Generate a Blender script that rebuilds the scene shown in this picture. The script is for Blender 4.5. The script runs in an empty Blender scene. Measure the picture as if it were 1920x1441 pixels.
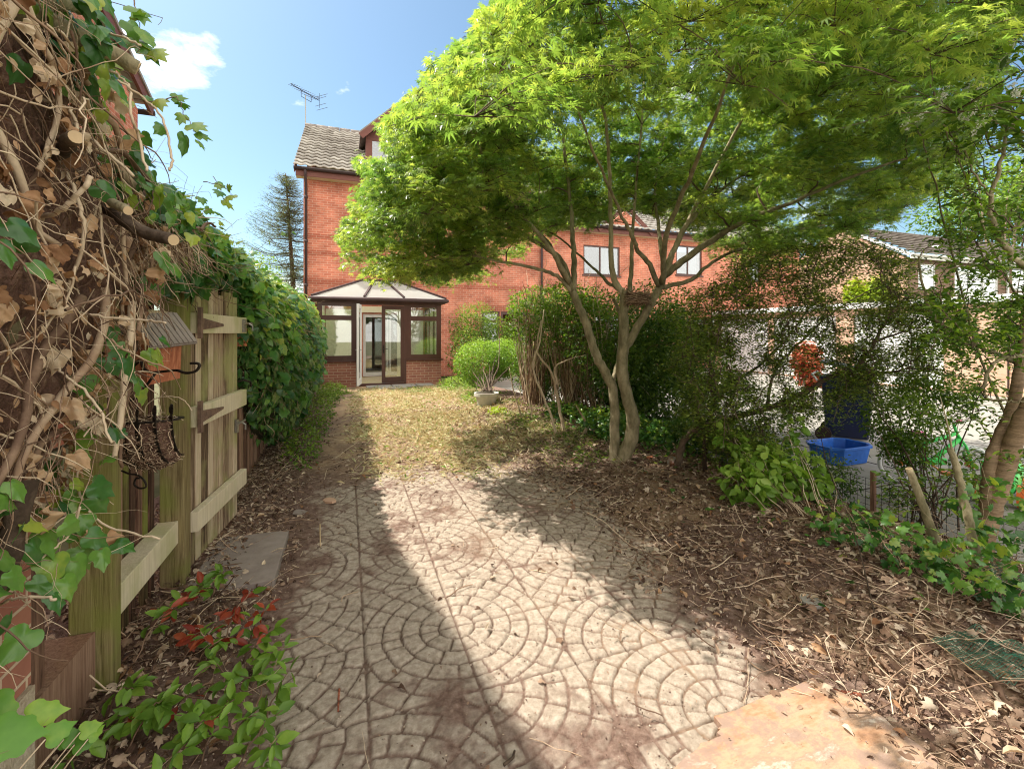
import bpy, math, random
import numpy as np
from mathutils import Vector
# ---------------------------------------------------------------- camera, sky, sun, exposure
C = bpy.context.scene
COL = C.collection
random.seed(7); RNG = np.random.default_rng(7)
FPX, HOR, CAMH = 860.0, 625.0, 1.5           # focal length in photo pixels, horizon row, eye height
YAW = math.radians(19.8)
cd = bpy.data.cameras.new('camera'); cam = bpy.data.objects.new('camera', cd); COL.objects.link(cam)
cam.location = (0, 0, CAMH); cam.rotation_euler = (math.pi/2, 0, -YAW)
cd.sensor_width = 36; cd.lens = 36*FPX/1920; cd.shift_y = -(720.5-HOR)/1920
cd.clip_start = .05; cd.clip_end = 500
C.camera = cam
C.render.resolution_x, C.render.resolution_y = 1024, 768
SUN = Vector((-.505, .43, 1.0)).normalized()   # towards the sun
w = bpy.data.worlds.new('World'); C.world = w; w.use_nodes = True
nt = w.node_tree; N = nt.nodes; L = nt.links
for n in list(N): N.remove(n)
sky = N.new('ShaderNodeTexSky'); sky.sky_type = 'NISHITA'; sky.sun_disc = False
sky.sun_elevation = math.asin(SUN.z); sky.sun_rotation = math.atan2(SUN.x, SUN.y)
sky.air_density = 1.0; sky.dust_density = 1.3; sky.ozone_density = 1.2
bg = N.new('ShaderNodeBackground'); bg.inputs[1].default_value = .074
tc = N.new('ShaderNodeTexCoord'); mp = N.new('ShaderNodeMapping'); mp.inputs['Scale'].default_value = (1, 1, 1.97); mp.inputs['Rotation'].default_value = (0, 0, math.radians(9))
nz = N.new('ShaderNodeTexNoise'); nz.inputs['Scale'].default_value = 3.1; nz.inputs['Detail'].default_value = 7; nz.inputs['Roughness'].default_value = .6
cr = N.new('ShaderNodeValToRGB'); cr.color_ramp.elements[0].position = .60; cr.color_ramp.elements[1].position = .74
mx = N.new('ShaderNodeMix'); mx.data_type = 'RGBA'; mx.inputs['B'].default_value = (15.0, 14.0, 12.4, 1)      # sunlit cloud: unseen mass added behind the camera to brighten shade, shreds in front
mth = N.new('ShaderNodeMath'); mth.operation = 'MULTIPLY'; mth.inputs[1].default_value = .75
out = N.new('ShaderNodeOutputWorld')
L.new(tc.outputs['Generated'], mp.inputs[0]); L.new(mp.outputs[0], nz.inputs['Vector'])
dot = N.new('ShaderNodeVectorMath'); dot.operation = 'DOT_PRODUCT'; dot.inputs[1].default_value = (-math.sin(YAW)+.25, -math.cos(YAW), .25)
fill_bank = N.new('ShaderNodeMapRange'); fill_bank.interpolation_type = 'SMOOTHSTEP'; fill_bank.inputs[1].default_value = -.25; fill_bank.inputs[2].default_value = .35; fill_bank.inputs[3].default_value = 0; fill_bank.inputs[4].default_value = .36
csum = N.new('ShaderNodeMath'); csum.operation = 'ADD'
L.new(tc.outputs['Generated'], dot.inputs[0]); L.new(dot.outputs['Value'], fill_bank.inputs[0]); L.new(fill_bank.outputs[0], csum.inputs[0]); L.new(nz.outputs[0], csum.inputs[1]); _d = Vector((math.sin(YAW)-.785*math.cos(YAW), math.cos(YAW)+.785*math.sin(YAW), .67)).normalized()     # one small cloud high on the left
puff = N.new('ShaderNodeVectorMath'); puff.operation = 'DOT_PRODUCT'; puff.inputs[1].default_value = _d; pr = N.new('ShaderNodeMapRange'); pr.interpolation_type = 'SMOOTHSTEP'
pr.inputs[1].default_value = .990; pr.inputs[2].default_value = .9995; pr.inputs[3].default_value = 0; pr.inputs[4].default_value = .135
vnorm = N.new('ShaderNodeVectorMath'); vnorm.operation = 'NORMALIZE'; L.new(tc.outputs['Generated'], vnorm.inputs[0]); L.new(vnorm.outputs[0], puff.inputs[0]); L.new(puff.outputs['Value'], pr.inputs[0])
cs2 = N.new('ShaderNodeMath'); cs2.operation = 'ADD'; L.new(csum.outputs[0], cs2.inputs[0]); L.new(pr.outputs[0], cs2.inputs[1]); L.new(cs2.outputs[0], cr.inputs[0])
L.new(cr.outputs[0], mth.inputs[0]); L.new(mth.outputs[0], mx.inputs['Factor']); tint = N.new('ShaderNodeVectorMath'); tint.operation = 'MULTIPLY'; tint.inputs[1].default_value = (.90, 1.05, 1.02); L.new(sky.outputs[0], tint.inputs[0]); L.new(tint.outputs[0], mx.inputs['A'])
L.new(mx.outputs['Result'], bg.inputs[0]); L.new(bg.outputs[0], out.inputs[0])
sl = bpy.data.lights.new('sun', 'SUN'); sl.energy = 3.2; sl.angle = math.radians(.5); sl.color = (1, .93, .82)
so = bpy.data.objects.new('sun', sl); COL.objects.link(so)
so.rotation_euler = SUN.to_track_quat('Z', 'Y').to_euler()
C.view_settings.view_transform = 'Standard'; C.view_settings.look = 'None'
C.view_settings.exposure = 1.42; C.view_settings.gamma = 1
C.cycles.filter_width = 1.1; C.cycles.max_bounces = 8; C.cycles.transparent_max_bounces = 12; C.cycles.transmission_bounces = 6
# ---------------------------------------------------------------- reading places off the photograph
FW = (math.sin(YAW), math.cos(YAW)); RT = (math.cos(YAW), -math.sin(YAW))
def dr(px):
    o = (px-960)/FPX
    return FW[0]+o*RT[0], FW[1]+o*RT[1]
def P(px, py, d):                               # point at camera depth d
    a, b = dr(px); return Vector((a*d, b*d, CAMH+(HOR-py)/FPX*d))
def G(px, py):                                  # point on the ground
    p = P(px, py, FPX*CAMH/(py-HOR)); return Vector((p.x, p.y, 0))
def PY(px, py, y): return P(px, py, y/dr(px)[1])
def PX(px, py, x): return P(px, py, x/dr(px)[0])
def proj(p):
    p = np.asarray(p, float); d = p[..., 0]*FW[0]+p[..., 1]*FW[1]; r = p[..., 0]*RT[0]+p[..., 1]*RT[1]
    d2 = np.where(np.abs(d) < .01, .01, d)
    return 960+FPX*r/d2, HOR-FPX*(p[..., 2]-CAMH)/d2, d
def inpoly(x, y, poly):
    x = np.asarray(x); y = np.asarray(y); r = np.zeros(x.shape, bool); n = len(poly)
    for i in range(n):
        x1, y1 = poly[i]; x2, y2 = poly[(i+1) % n]
        c = ((y1 > y) != (y2 > y)) & (x < (x2-x1)*(y-y1)/((y2-y1) or 1e-9)+x1)
        r ^= c
    return r
# ---------------------------------------------------------------- noise
def _hash(i, j, k=0):
    h = (i*374761393+j*668265263+k*2147483647+1013904223).astype(np.int64)
    h = (h ^ (h >> 13))*1274126177
    return ((h ^ (h >> 16)) & 0xffffff)/float(0xffffff)
def vn(x, y, s=1., k=0):
    x = np.asarray(x, float)*s; y = np.asarray(y, float)*s
    i = np.floor(x).astype(np.int64); j = np.floor(y).astype(np.int64); u = x-i; v = y-j
    u = u*u*(3-2*u); v = v*v*(3-2*v); kk = np.full_like(i, k)
    return (_hash(i, j, kk)*(1-u)+_hash(i+1, j, kk)*u)*(1-v)+(_hash(i, j+1, kk)*(1-u)+_hash(i+1, j+1, kk)*u)*v
def fbm(x, y, s=1., k=0, o=4):
    t = 0; a = .5; n = 0
    for q in range(o):
        t = t+a*vn(x, y, s, k+q*17); n += a; a *= .5; s *= 2.1
    return t/n
def ss(a, b, x):
    t = np.clip((np.asarray(x, float)-a)/(b-a), 0, 1); return t*t*(3-2*t)
# ---------------------------------------------------------------- mesh helpers
def link(name, me, mat, parent=None):
    o = bpy.data.objects.new(name, me); COL.objects.link(o)
    if mat is not None: me.materials.append(mat)
    if parent is not None: o.parent = parent
    return o
def tag(o, label=None, cat=None, group=None, kind=None):
    if label: o['label'] = label
    if cat: o['category'] = cat
    if group: o['group'] = group
    if kind: o['kind'] = kind
    return o
def thing(name, label, cat, group=None, loc=(0, 0, 0)):
    o = bpy.data.objects.new(name, None); COL.objects.link(o); o.location = loc; o.empty_display_size = .1
    return tag(o, label, cat, group)
def raw(name, V, F, mat, parent=None, rnd=None, smooth=False, attrs=None):
    V = np.asarray(V, np.float32); F = np.asarray(F, np.int32); n = F.shape[1]
    me = bpy.data.meshes.new(name)
    me.vertices.add(len(V)); me.vertices.foreach_set('co', V.ravel())
    me.loops.add(F.size); me.loops.foreach_set('vertex_index', F.ravel())
    me.polygons.add(len(F)); me.polygons.foreach_set('loop_start', np.arange(0, F.size, n, dtype=np.int32))
    if smooth: me.polygons.foreach_set('use_smooth', np.ones(len(F), bool))
    if rnd is not None:
        a = me.attributes.new('rnd', 'FLOAT', 'POINT'); a.data.foreach_set('value', np.asarray(rnd, np.float32))
    for k, v in (attrs or {}).items():
        a = me.attributes.new(k, 'FLOAT', 'POINT'); a.data.foreach_set('value', np.asarray(v, np.float32))
    me.update(calc_edges=True)
    return link(name, me, mat, parent)
class MB:
    def __init__(s): s.v = []; s.f = []; s.r = []
    def add(s, V, F, r=.5):
        b = len(s.v); s.v += [tuple(p) for p in V]; s.f += [tuple(b+i for i in f) for f in F]; s.r += [r]*len(V); return s
    def box(s, x0, x1, y0, y1, z0, z1, r=.5):
        V = [(x, y, z) for z in (z0, z1) for x, y in ((x0, y0), (x1, y0), (x1, y1), (x0, y1))]
        return s.add(V, [(3, 2, 1, 0), (4, 5, 6, 7), (0, 1, 5, 4), (1, 2, 6, 5), (2, 3, 7, 6), (3, 0, 4, 7)], r)
    def bar(s, a, b, wx, wz, up=(0, 0, 1), r=.5):       # a rectangular bar from a to b
        a = Vector(a); b = Vector(b); d = (b-a).normalized(); u = Vector(up)
        x = d.cross(u)
        if x.length < 1e-4: x = d.cross(Vector((1, 0, 0)))
        x.normalize(); u = x.cross(d).normalized(); x *= wx/2; u *= wz/2
        V = [p+q for p in (a, b) for q in (-x-u, x-u, x+u, -x+u)]
        return s.add(V, [(3, 2, 1, 0), (4, 5, 6, 7), (0, 1, 5, 4), (1, 2, 6, 5), (2, 3, 7, 6), (3, 0, 4, 7)], r)
    def prism(s, pts, axis, a, b, r=.5):                # outline pts extruded along an axis from a to b
        n = len(pts)
        def mk(p, t): return {'x': (t, p[0], p[1]), 'y': (p[0], t, p[1]), 'z': (p[0], p[1], t)}[axis]
        V = [mk(p, a) for p in pts]+[mk(p, b) for p in pts]
        return s.add(V, [tuple(range(n))[::-1], tuple(range(n, 2*n))]+[(i, (i+1) % n, n+(i+1) % n, n+i) for i in range(n)], r)
    def tube(s, pts, rad, n=6, r=.5, cap=True):
        pts = [Vector(p) for p in pts]; m = len(pts)
        if not hasattr(rad, '__len__'): rad = [rad]*m
        V = []; F = []; prev = None
        for i, p in enumerate(pts):
            t = (pts[min(i+1, m-1)]-pts[max(i-1, 0)])
            t = t.normalized() if t.length > 1e-7 else Vector((0, 0, 1))
            if prev is None:
                prev = t.orthogonal().normalized()
            u = (prev-t*prev.dot(t))
            u = u.normalized() if u.length > 1e-6 else t.orthogonal().normalized()
            prev = u; v = t.cross(u)
            for k in range(n):
                a = 2*math.pi*k/n; V.append(p+(u*math.cos(a)+v*math.sin(a))*rad[i])
        for i in range(m-1):
            for k in range(n):
                F.append((i*n+k, i*n+(k+1) % n, (i+1)*n+(k+1) % n, (i+1)*n+k))
        if cap: F += [tuple(range(n))[::-1], tuple((m-1)*n+k for k in range(n))]
        return s.add(V, F, r)
    def lathe(s, prof, c=(0, 0, 0), n=20, r=.5):
        V = []; F = []; m = len(prof)
        for rr, z in prof:
            for k in range(n):
                a = 2*math.pi*k/n; V.append((c[0]+rr*math.cos(a), c[1]+rr*math.sin(a), c[2]+z))
        for i in range(m-1):
            for k in range(n): F.append((i*n+k, i*n+(k+1) % n, (i+1)*n+(k+1) % n, (i+1)*n+k))
        return s.add(V, F, r)
    def build(s, name, mat, parent=None, smooth=False, bevel=0, solid=0):
        me = bpy.data.meshes.new(name); me.from_pydata([tuple(v) for v in s.v], [], s.f)
        a = me.attributes.new('rnd', 'FLOAT', 'POINT'); a.data.foreach_set('value', np.asarray(s.r, np.float32))
        if smooth: me.polygons.foreach_set('use_smooth', np.ones(len(me.polygons), bool))
        me.update(); o = link(name, me, mat, parent)
        if solid: m = o.modifiers.new('t', 'SOLIDIFY'); m.thickness = solid
        if bevel:
            m = o.modifiers.new('b', 'BEVEL'); m.width = bevel; m.segments = 2; m.limit_method = 'ANGLE'
        return o
def cut_wall(mb, plane, t0, t1, u0, u1, z0, z1, holes):  # a wall with rectangular openings; plane 'y': u is x
    us = sorted({u0, u1, *[h[0] for h in holes], *[h[1] for h in holes]}); zs = sorted({z0, z1, *[h[2] for h in holes], *[h[3] for h in holes]})
    us = [u for u in us if u0 <= u <= u1]; zs = [z for z in zs if z0 <= z <= z1]
    for a, b in zip(us, us[1:]):
        run = None
        for c, d in zip(zs, zs[1:]):
            mu, mz = (a+b)/2, (c+d)/2
            if any(h[0] < mu < h[1] and h[2] < mz < h[3] for h in holes):
                if run: _em(mb, plane, t0, t1, a, b, *run); run = None
            else: run = (run[0], d) if run else (c, d)
        if run: _em(mb, plane, t0, t1, a, b, *run)
def _em(mb, plane, t0, t1, a, b, c, d):
    mb.box(a, b, t0, t1, c, d) if plane == 'y' else mb.box(t0, t1, a, b, c, d)
def smooth_path(pts, per=5, jit=0.):
    pts = [Vector(p) for p in pts]; o = []
    q = [pts[0]*2-pts[1]]+pts+[pts[-1]*2-pts[-2]]
    for i in range(1, len(q)-2):
        for k in range(per):
            t = k/per; a, b, c, d = q[i-1:i+3]
            o.append(.5*((2*b)+(c-a)*t+(2*a-5*b+4*c-d)*t*t+(3*b-3*c+d-a)*t**3)+Vector([random.gauss(0, jit) for _ in range(3)]))
    o.append(pts[-1]); return o
def lerp(a, b, n): return [a+(b-a)*i/(n-1) for i in range(n)]
# ---------------------------------------------------------------- leaves
def fan(outline, cz=.06, c=(0, .28), tipz=-.12):
    n = len(outline); V = [(c[0], c[1], cz)]+[(x, y, tipz*(x*x*1.5+y*y)) for x, y in outline]
    return np.array(V), np.array([(0, 1+i, 1+(i+1) % n) for i in range(n)])
def chaikin(o, sharp=()):
    r = []; n = len(o)
    for i in range(n):
        a = np.array(o[i-1]); b = np.array(o[i]); c = np.array(o[(i+1) % n])
        if i in sharp: r.append(tuple(b))
        else: r += [tuple(b*.72+a*.28), tuple(b*.72+c*.28)]
    return r
IVYN = fan(chaikin([(0, .06), (.2, -.08), (.42, .03), (.50, .26), (.33, .42), (.36, .66), (.17, .72), (0, 1), (-.17, .72), (-.36, .66), (-.33, .42), (-.50, .26), (-.42, .03), (-.2, -.08)], (7,)), .05, tipz=-.14)
IVY = fan([(0, .05), (.2, -.1), (.45, .05), (.52, .28), (.3, .4), (.38, .68), (.16, .66), (0, 1), (-.16, .66), (-.38, .68), (-.3, .4), (-.52, .28), (-.45, .05), (-.2, -.1)])
VINE = fan([(0, .05), (.25, -.12), (.42, .05), (.62, .2), (.5, .4), (.55, .62), (.3, .66), (.22, .85), (0, .98), (-.22, .85), (-.3, .66), (-.55, .62), (-.5, .4), (-.62, .2), (-.42, .05), (-.25, -.12)])
OVAL = (np.array([(0, 0, 0), (.17, .22, .05), (.23, .5, .06), (.14, .8, .0), (0, 1, -.12), (-.14, .8, .0), (-.23, .5, .06), (-.17, .22, .05), (0, .5, -.02)]),
        np.array([(8, 0, 1), (8, 1, 2), (8, 2, 3), (8, 3, 4), (8, 4, 5), (8, 5, 6), (8, 6, 7), (8, 7, 0)]))
BROAD = (OVAL[0]*np.array([1.5, 1, 1.3]), OVAL[1])
SMALL = (np.array([(0, 0, 0), (.24, .5, .07), (0, 1, -.05), (-.24, .5, .07)]), np.array([(0, 1, 2), (0, 2, 3)]))
GRASS = (np.array([(-.03, 0, 0), (.03, 0, 0), (.025, .5, .12), (-.02, 1, .0)]), np.array([(0, 1, 2), (0, 2, 3)]))
NEEDLE = (np.array([(-.07, 0, 0), (.07, 0, 0), (.06, .7, .02), (0, 1, 0)]), np.array([(0, 1, 2), (0, 2, 3)]))
def _maple():
    V = [(0, 0, 0)]; F = []
    for a, l in ((-118, .48), (-74, .78), (-36, .96), (0, 1.05), (36, .96), (74, .78), (118, .48)):
        for da, ll in ((-15, .42), (0, 1.), (15, .42)):
            t = math.radians(a+da); r = l*ll; V.append((math.sin(t)*r, math.cos(t)*r, -.28*r*r+(.05 if ll < 1 else 0)))
        b = len(V)-3; F += [(0, b+2, b+1, b)]
    return np.array(V), np.array(F)
MAPLE = _maple()
def subdiv(t):
    V = [tuple(v) for v in t[0]]; F = []; mid = {}
    def m(a, b):
        k = (min(a, b), max(a, b))
        if k not in mid: mid[k] = len(V); V.append(tuple((np.array(V[a])+np.array(V[b]))/2))
        return mid[k]
    for a, b, c in t[1]: x, y, z = m(a, b), m(b, c), m(c, a); F += [(a, x, z), (x, b, y), (z, y, c), (x, y, z)]
    return np.array(V), np.array(F)
IVYD = subdiv(subdiv(IVYN)); IVYS = subdiv(IVYN)
def unit(a): return a/np.maximum(np.linalg.norm(a, axis=-1, keepdims=True), 1e-9)
def leaves(name, tmpl, pos, tip, nrm, size, mat, parent=None, rnd=None, curl=(.4, 2.2), crump=0.):
    tv, tf = tmpl; pos = np.asarray(pos, float); M = len(pos)
    z = unit(np.asarray(nrm, float)); y = np.asarray(tip, float); y = unit(y-z*np.sum(y*z, 1, keepdims=True)); x = np.cross(y, z)
    sc = np.broadcast_to(size, (M,)).astype(float); cz = RNG.uniform(*curl, M); wd = RNG.uniform(.8, 1.15, M)
    V = (pos[:, None]+sc[:, None, None]*(tv[None, :, 0, None]*wd[:, None, None]*x[:, None]+tv[None, :, 1, None]*y[:, None]+tv[None, :, 2, None]*cz[:, None, None]*z[:, None]))
    if crump:
        ph = RNG.uniform(0, 6.28, (M, 4)); tx, ty = tv[None, :, 0], tv[None, :, 1]
        off = np.sin(7*tx+ph[:, :1])*np.cos(6*ty+ph[:, 1:2])+.6*np.sin(13*ty+9*tx+ph[:, 2:3])+1.6*np.abs(tx)*np.sin(3*ty+ph[:, 3:4]); V = V+(off*crump*sc[:, None])[:, :, None]*z[:, None]
        V = V+(np.abs(tx)*-.25*RNG.random((M, 1))*np.sign(tx)*sc[:, None])[:, :, None]*x[:, None]
    k = len(tv); F = (tf[None]+(np.arange(M)*k)[:, None, None]).reshape(-1, tf.shape[1])
    r = RNG.random(M) if rnd is None else rnd
    return raw(name, V.reshape(-1, 3), F, mat, parent, rnd=np.repeat(r, k))
def rdir(M, s=1.): return RNG.normal(0, s, (M, 3))
# ---------------------------------------------------------------- materials
def nm(name):
    m = bpy.data.materials.new(name); m.use_nodes = True; t = m.node_tree; b = t.nodes['Principled BSDF']; return m, t.nodes, t.links, b
def ramp(n, stops):
    r = n.new('ShaderNodeValToRGB'); e = r.color_ramp.elements
    while len(e) < len(stops): e.new(.5)
    for i, (p, c) in enumerate(stops): e[i].position = p; e[i].color = (*c, 1)
    return r
def mat_noise(name, stops, scale=8, rough=.8, bump=.3, stretch=(1, 1, 1), detail=8, spec=.3, metal=0, bscale=None, rndmix=0, dist=.02):
    m, n, l, b = nm(name); g = n.new('ShaderNodeNewGeometry'); mp = n.new('ShaderNodeMapping'); mp.inputs['Scale'].default_value = stretch
    t = n.new('ShaderNodeTexNoise'); t.inputs['Scale'].default_value = scale; t.inputs['Detail'].default_value = detail; t.inputs['Roughness'].default_value = .65
    l.new(g.outputs['Position'], mp.inputs[0]); l.new(mp.outputs[0], t.inputs['Vector']); r = ramp(n, stops); fac = t.outputs[0]
    if rndmix:
        a = n.new('ShaderNodeAttribute'); a.attribute_name = 'rnd'; mm = n.new('ShaderNodeMath'); mm.operation = 'MULTIPLY_ADD'
        s = n.new('ShaderNodeMath'); s.operation = 'SUBTRACT'; s.inputs[1].default_value = .5; l.new(a.outputs['Fac'], s.inputs[0])
        l.new(s.outputs[0], mm.inputs[0]); mm.inputs[1].default_value = rndmix; l.new(fac, mm.inputs[2]); fac = mm.outputs[0]
    l.new(fac, r.inputs[0]); l.new(r.outputs[0], b.inputs['Base Color'])
    b.inputs['Roughness'].default_value = rough; b.inputs['Specular IOR Level'].default_value = spec; b.inputs['Metallic'].default_value = metal
    if bump:
        t2 = n.new('ShaderNodeTexNoise'); t2.inputs['Scale'].default_value = bscale or scale*2.5; t2.inputs['Detail'].default_value = 6
        l.new(mp.outputs[0], t2.inputs['Vector']); bp = n.new('ShaderNodeBump'); bp.inputs['Strength'].default_value = bump; bp.inputs['Distance'].default_value = dist
        l.new(t2.outputs[0], bp.inputs['Height']); l.new(bp.outputs[0], b.inputs['Normal'])
    return m
def mat_leaf(name, stops, trans=.4, rough=.45, tint=(1.5, 1.5, .8), spec=.4, rscale=0):
    m, n, l, b = nm(name); a = n.new('ShaderNodeAttribute'); a.attribute_name = 'rnd'; r = ramp(n, stops)
    g = n.new('ShaderNodeNewGeometry'); t = n.new('ShaderNodeTexNoise'); t.inputs['Scale'].default_value = 45; t.inputs['Detail'].default_value = 3
    l.new(g.outputs['Position'], t.inputs['Vector'])
    mm = n.new('ShaderNodeMath'); mm.operation = 'MULTIPLY_ADD'; mm.inputs[1].default_value = .35; l.new(t.outputs[0], mm.inputs[0])
    s = n.new('ShaderNodeMath'); s.operation = 'SUBTRACT'; s.inputs[1].default_value = .17; l.new(a.outputs['Fac'], s.inputs[0]); l.new(s.outputs[0], mm.inputs[2])
    l.new(mm.outputs[0], r.inputs[0]); l.new(r.outputs[0], b.inputs['Base Color']); b.inputs['Roughness'].default_value = rough; b.inputs['Specular IOR Level'].default_value = spec
    tr = n.new('ShaderNodeBsdfTranslucent'); vm = n.new('ShaderNodeVectorMath'); vm.operation = 'MULTIPLY'; vm.inputs[1].default_value = tint
    l.new(r.outputs[0], vm.inputs[0]); l.new(vm.outputs[0], tr.inputs[0])
    ms = n.new('ShaderNodeMixShader'); ms.inputs[0].default_value = trans; l.new(b.outputs[0], ms.inputs[1]); l.new(tr.outputs[0], ms.inputs[2])
    l.new(ms.outputs[0], n['Material Output'].inputs[0]); return m
def mat_brick(name, c1, c2, mortar, patch=.25):
    m, n, l, b = nm(name); g = n.new('ShaderNodeNewGeometry'); sx = n.new('ShaderNodeSeparateXYZ'); cx = n.new('ShaderNodeCombineXYZ')
    ad = n.new('ShaderNodeMath'); ad.operation = 'ADD'; l.new(g.outputs['Position'], sx.inputs[0]); l.new(sx.outputs[0], ad.inputs[0]); l.new(sx.outputs[1], ad.inputs[1])
    l.new(ad.outputs[0], cx.inputs[0]); l.new(sx.outputs[2], cx.inputs[1])
    br = n.new('ShaderNodeTexBrick'); br.inputs['Scale'].default_value = 1; br.inputs['Brick Width'].default_value = .225; br.inputs['Row Height'].default_value = .075
    br.inputs['Mortar Size'].default_value = .006; br.inputs['Mortar Smooth'].default_value = .2; br.inputs['Bias'].default_value = -.1
    br.inputs['Color1'].default_value = (*c1, 1); br.inputs['Color2'].default_value = (*c2, 1); br.inputs['Mortar'].default_value = (*mortar, 1)
    l.new(cx.outputs[0], br.inputs['Vector'])
    t = n.new('ShaderNodeTexNoise'); t.inputs['Scale'].default_value = 1.3; t.inputs['Detail'].default_value = 9; t.inputs['Roughness'].default_value = .7; l.new(g.outputs['Position'], t.inputs['Vector'])
    mr = n.new('ShaderNodeMapRange'); mr.inputs[1].default_value = .25; mr.inputs[2].default_value = .75; mr.inputs[3].default_value = 1-patch; mr.inputs[4].default_value = 1+patch; l.new(t.outputs[0], mr.inputs[0])
    vm = n.new('ShaderNodeVectorMath'); vm.operation = 'SCALE'; l.new(br.outputs[0], vm.inputs[0]); l.new(mr.outputs[0], vm.inputs['Scale']); l.new(vm.outputs[0], b.inputs['Base Color'])
    b.inputs['Roughness'].default_value = .9; b.inputs['Specular IOR Level'].default_value = .15
    bp = n.new('ShaderNodeBump'); bp.inputs['Strength'].default_value = .6; bp.inputs['Distance'].default_value = -.008; l.new(br.outputs['Fac'], bp.inputs['Height'])
    l.new(bp.outputs[0], b.inputs['Normal']); return m
def mat_glass(name, k=.3, tint=(.9, .95, .95)):
    m, n, l, b = nm(name); n.remove(b); tr = n.new('ShaderNodeBsdfTransparent'); tr.inputs[0].default_value = (*tint, 1)
    gl = n.new('ShaderNodeBsdfGlossy'); gl.inputs['Roughness'].default_value = .015
    lw = n.new('ShaderNodeLayerWeight'); lw.inputs[0].default_value = .35; mr = n.new('ShaderNodeMapRange'); mr.inputs[3].default_value = k; mr.inputs[4].default_value = 1
    l.new(lw.outputs['Facing'], mr.inputs[0]); ms = n.new('ShaderNodeMixShader'); l.new(mr.outputs[0], ms.inputs[0]); l.new(tr.outputs[0], ms.inputs[1]); l.new(gl.outputs[0], ms.inputs[2])
    l.new(ms.outputs[0], n['Material Output'].inputs[0]); return m
def mat_plain(name, c, rough=.5, metal=0, spec=.5, var=.12, scale=12, bump=.08):
    lo = tuple(x*(1-var) for x in c); hi = tuple(min(1, x*(1+var)) for x in c)
    return mat_noise(name, [(.3, lo), (.7, hi)], scale, rough, bump, spec=spec, metal=metal)
M = {}
M['brick'] = mat_brick('red_brick', (.58, .215, .135), (.45, .145, .092), (.60, .39, .30), .5)
M['brickd'] = mat_brick('dark_red_brick', (.42, .13, .08), (.34, .095, .06), (.5, .33, .24))
M['brickw'] = mat_brick('wall_brick', (.36, .16, .11), (.3, .12, .09), (.5, .38, .28), .3)
M['brickp'] = mat_brick('pale_brick', (.62, .40, .28), (.55, .33, .225), (.62, .48, .38))
M['brickb'] = mat_brick('brown_brick', (.24, .15, .11), (.19, .115, .085), (.3, .24, .19))
M['uweave'] = mat_noise('brown_upvc', [(.3, (.055, .018, .013)), (.7, (.085, .030, .022))], 6, .35, .05, (1, 1, .2), spec=.5)
M['brownp'] = mat_noise('brown_paint', [(.3, (.12, .045, .035)), (.7, (.19, .075, .058))], 5, .6, .15, (1, 1, 6))
M['white'] = mat_plain('white_upvc', (.78, .78, .76), .35, var=.04)
M['cream'] = mat_plain('cream_plaster', (.84, .81, .58), .8, var=.05)
M['tile'] = mat_noise('roof_tile', [(.25, (.34, .31, .28)), (.5, (.5, .47, .43)), (.75, (.66, .63, .58))], 3, .75, .3, rndmix=.5)
M['tileg'] = mat_noise('grey_tile', [(.3, (.2, .17, .15)), (.7, (.36, .32, .29))], 3, .8, .4, rndmix=.5)
M['glass'] = mat_glass('window_glass', .22)
M['glassh'] = mat_glass('house_glass', .22, (.75, .8, .85))
def mat_poly():
    m, n, l, b = nm('polycarbonate'); b.inputs['Base Color'].default_value = (.78, .79, .76, 1); b.inputs['Roughness'].default_value = .3
    t = n.new('ShaderNodeBsdfTranslucent'); t.inputs[0].default_value = (.85, .86, .84, 1); ms = n.new('ShaderNodeMixShader'); ms.inputs[0].default_value = .65
    l.new(b.outputs[0], ms.inputs[1]); l.new(t.outputs[0], ms.inputs[2]); l.new(ms.outputs[0], n['Material Output'].inputs[0]); return m
M['poly'] = mat_poly(); M['poly_old'] = mat_noise('polycarbonate', [(.3, (.62, .64, .62)), (.7, (.78, .79, .76))], 2, .3, 0)
M['dark'] = mat_plain('dark_room', (.03, .028, .025), .9)
M['curtain'] = mat_noise('curtain', [(.4, (.55, .53, .48)), (.6, (.72, .7, .64))], 20, .9, .4, (1, 1, .03))
M['iron'] = mat_noise('black_iron', [(.4, (.012, .011, .01)), (.7, (.05, .035, .025))], 30, .5, .3, metal=.4)
M['steel'] = mat_noise('grey_steel', [(.4, (.3, .29, .27)), (.7, (.42, .4, .37))], 60, .4, .2, metal=.8)
M['gutter'] = mat_plain('dark_gutter', (.045, .03, .028), .75, spec=.15)
M['pipe'] = mat_plain('brown_pipe', (.07, .045, .045), .65, spec=.2)
M['rust'] = mat_noise('rusty_strap', [(.3, (.09, .055, .045)), (.7, (.24, .15, .11))], 20, .8, .4)
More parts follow.
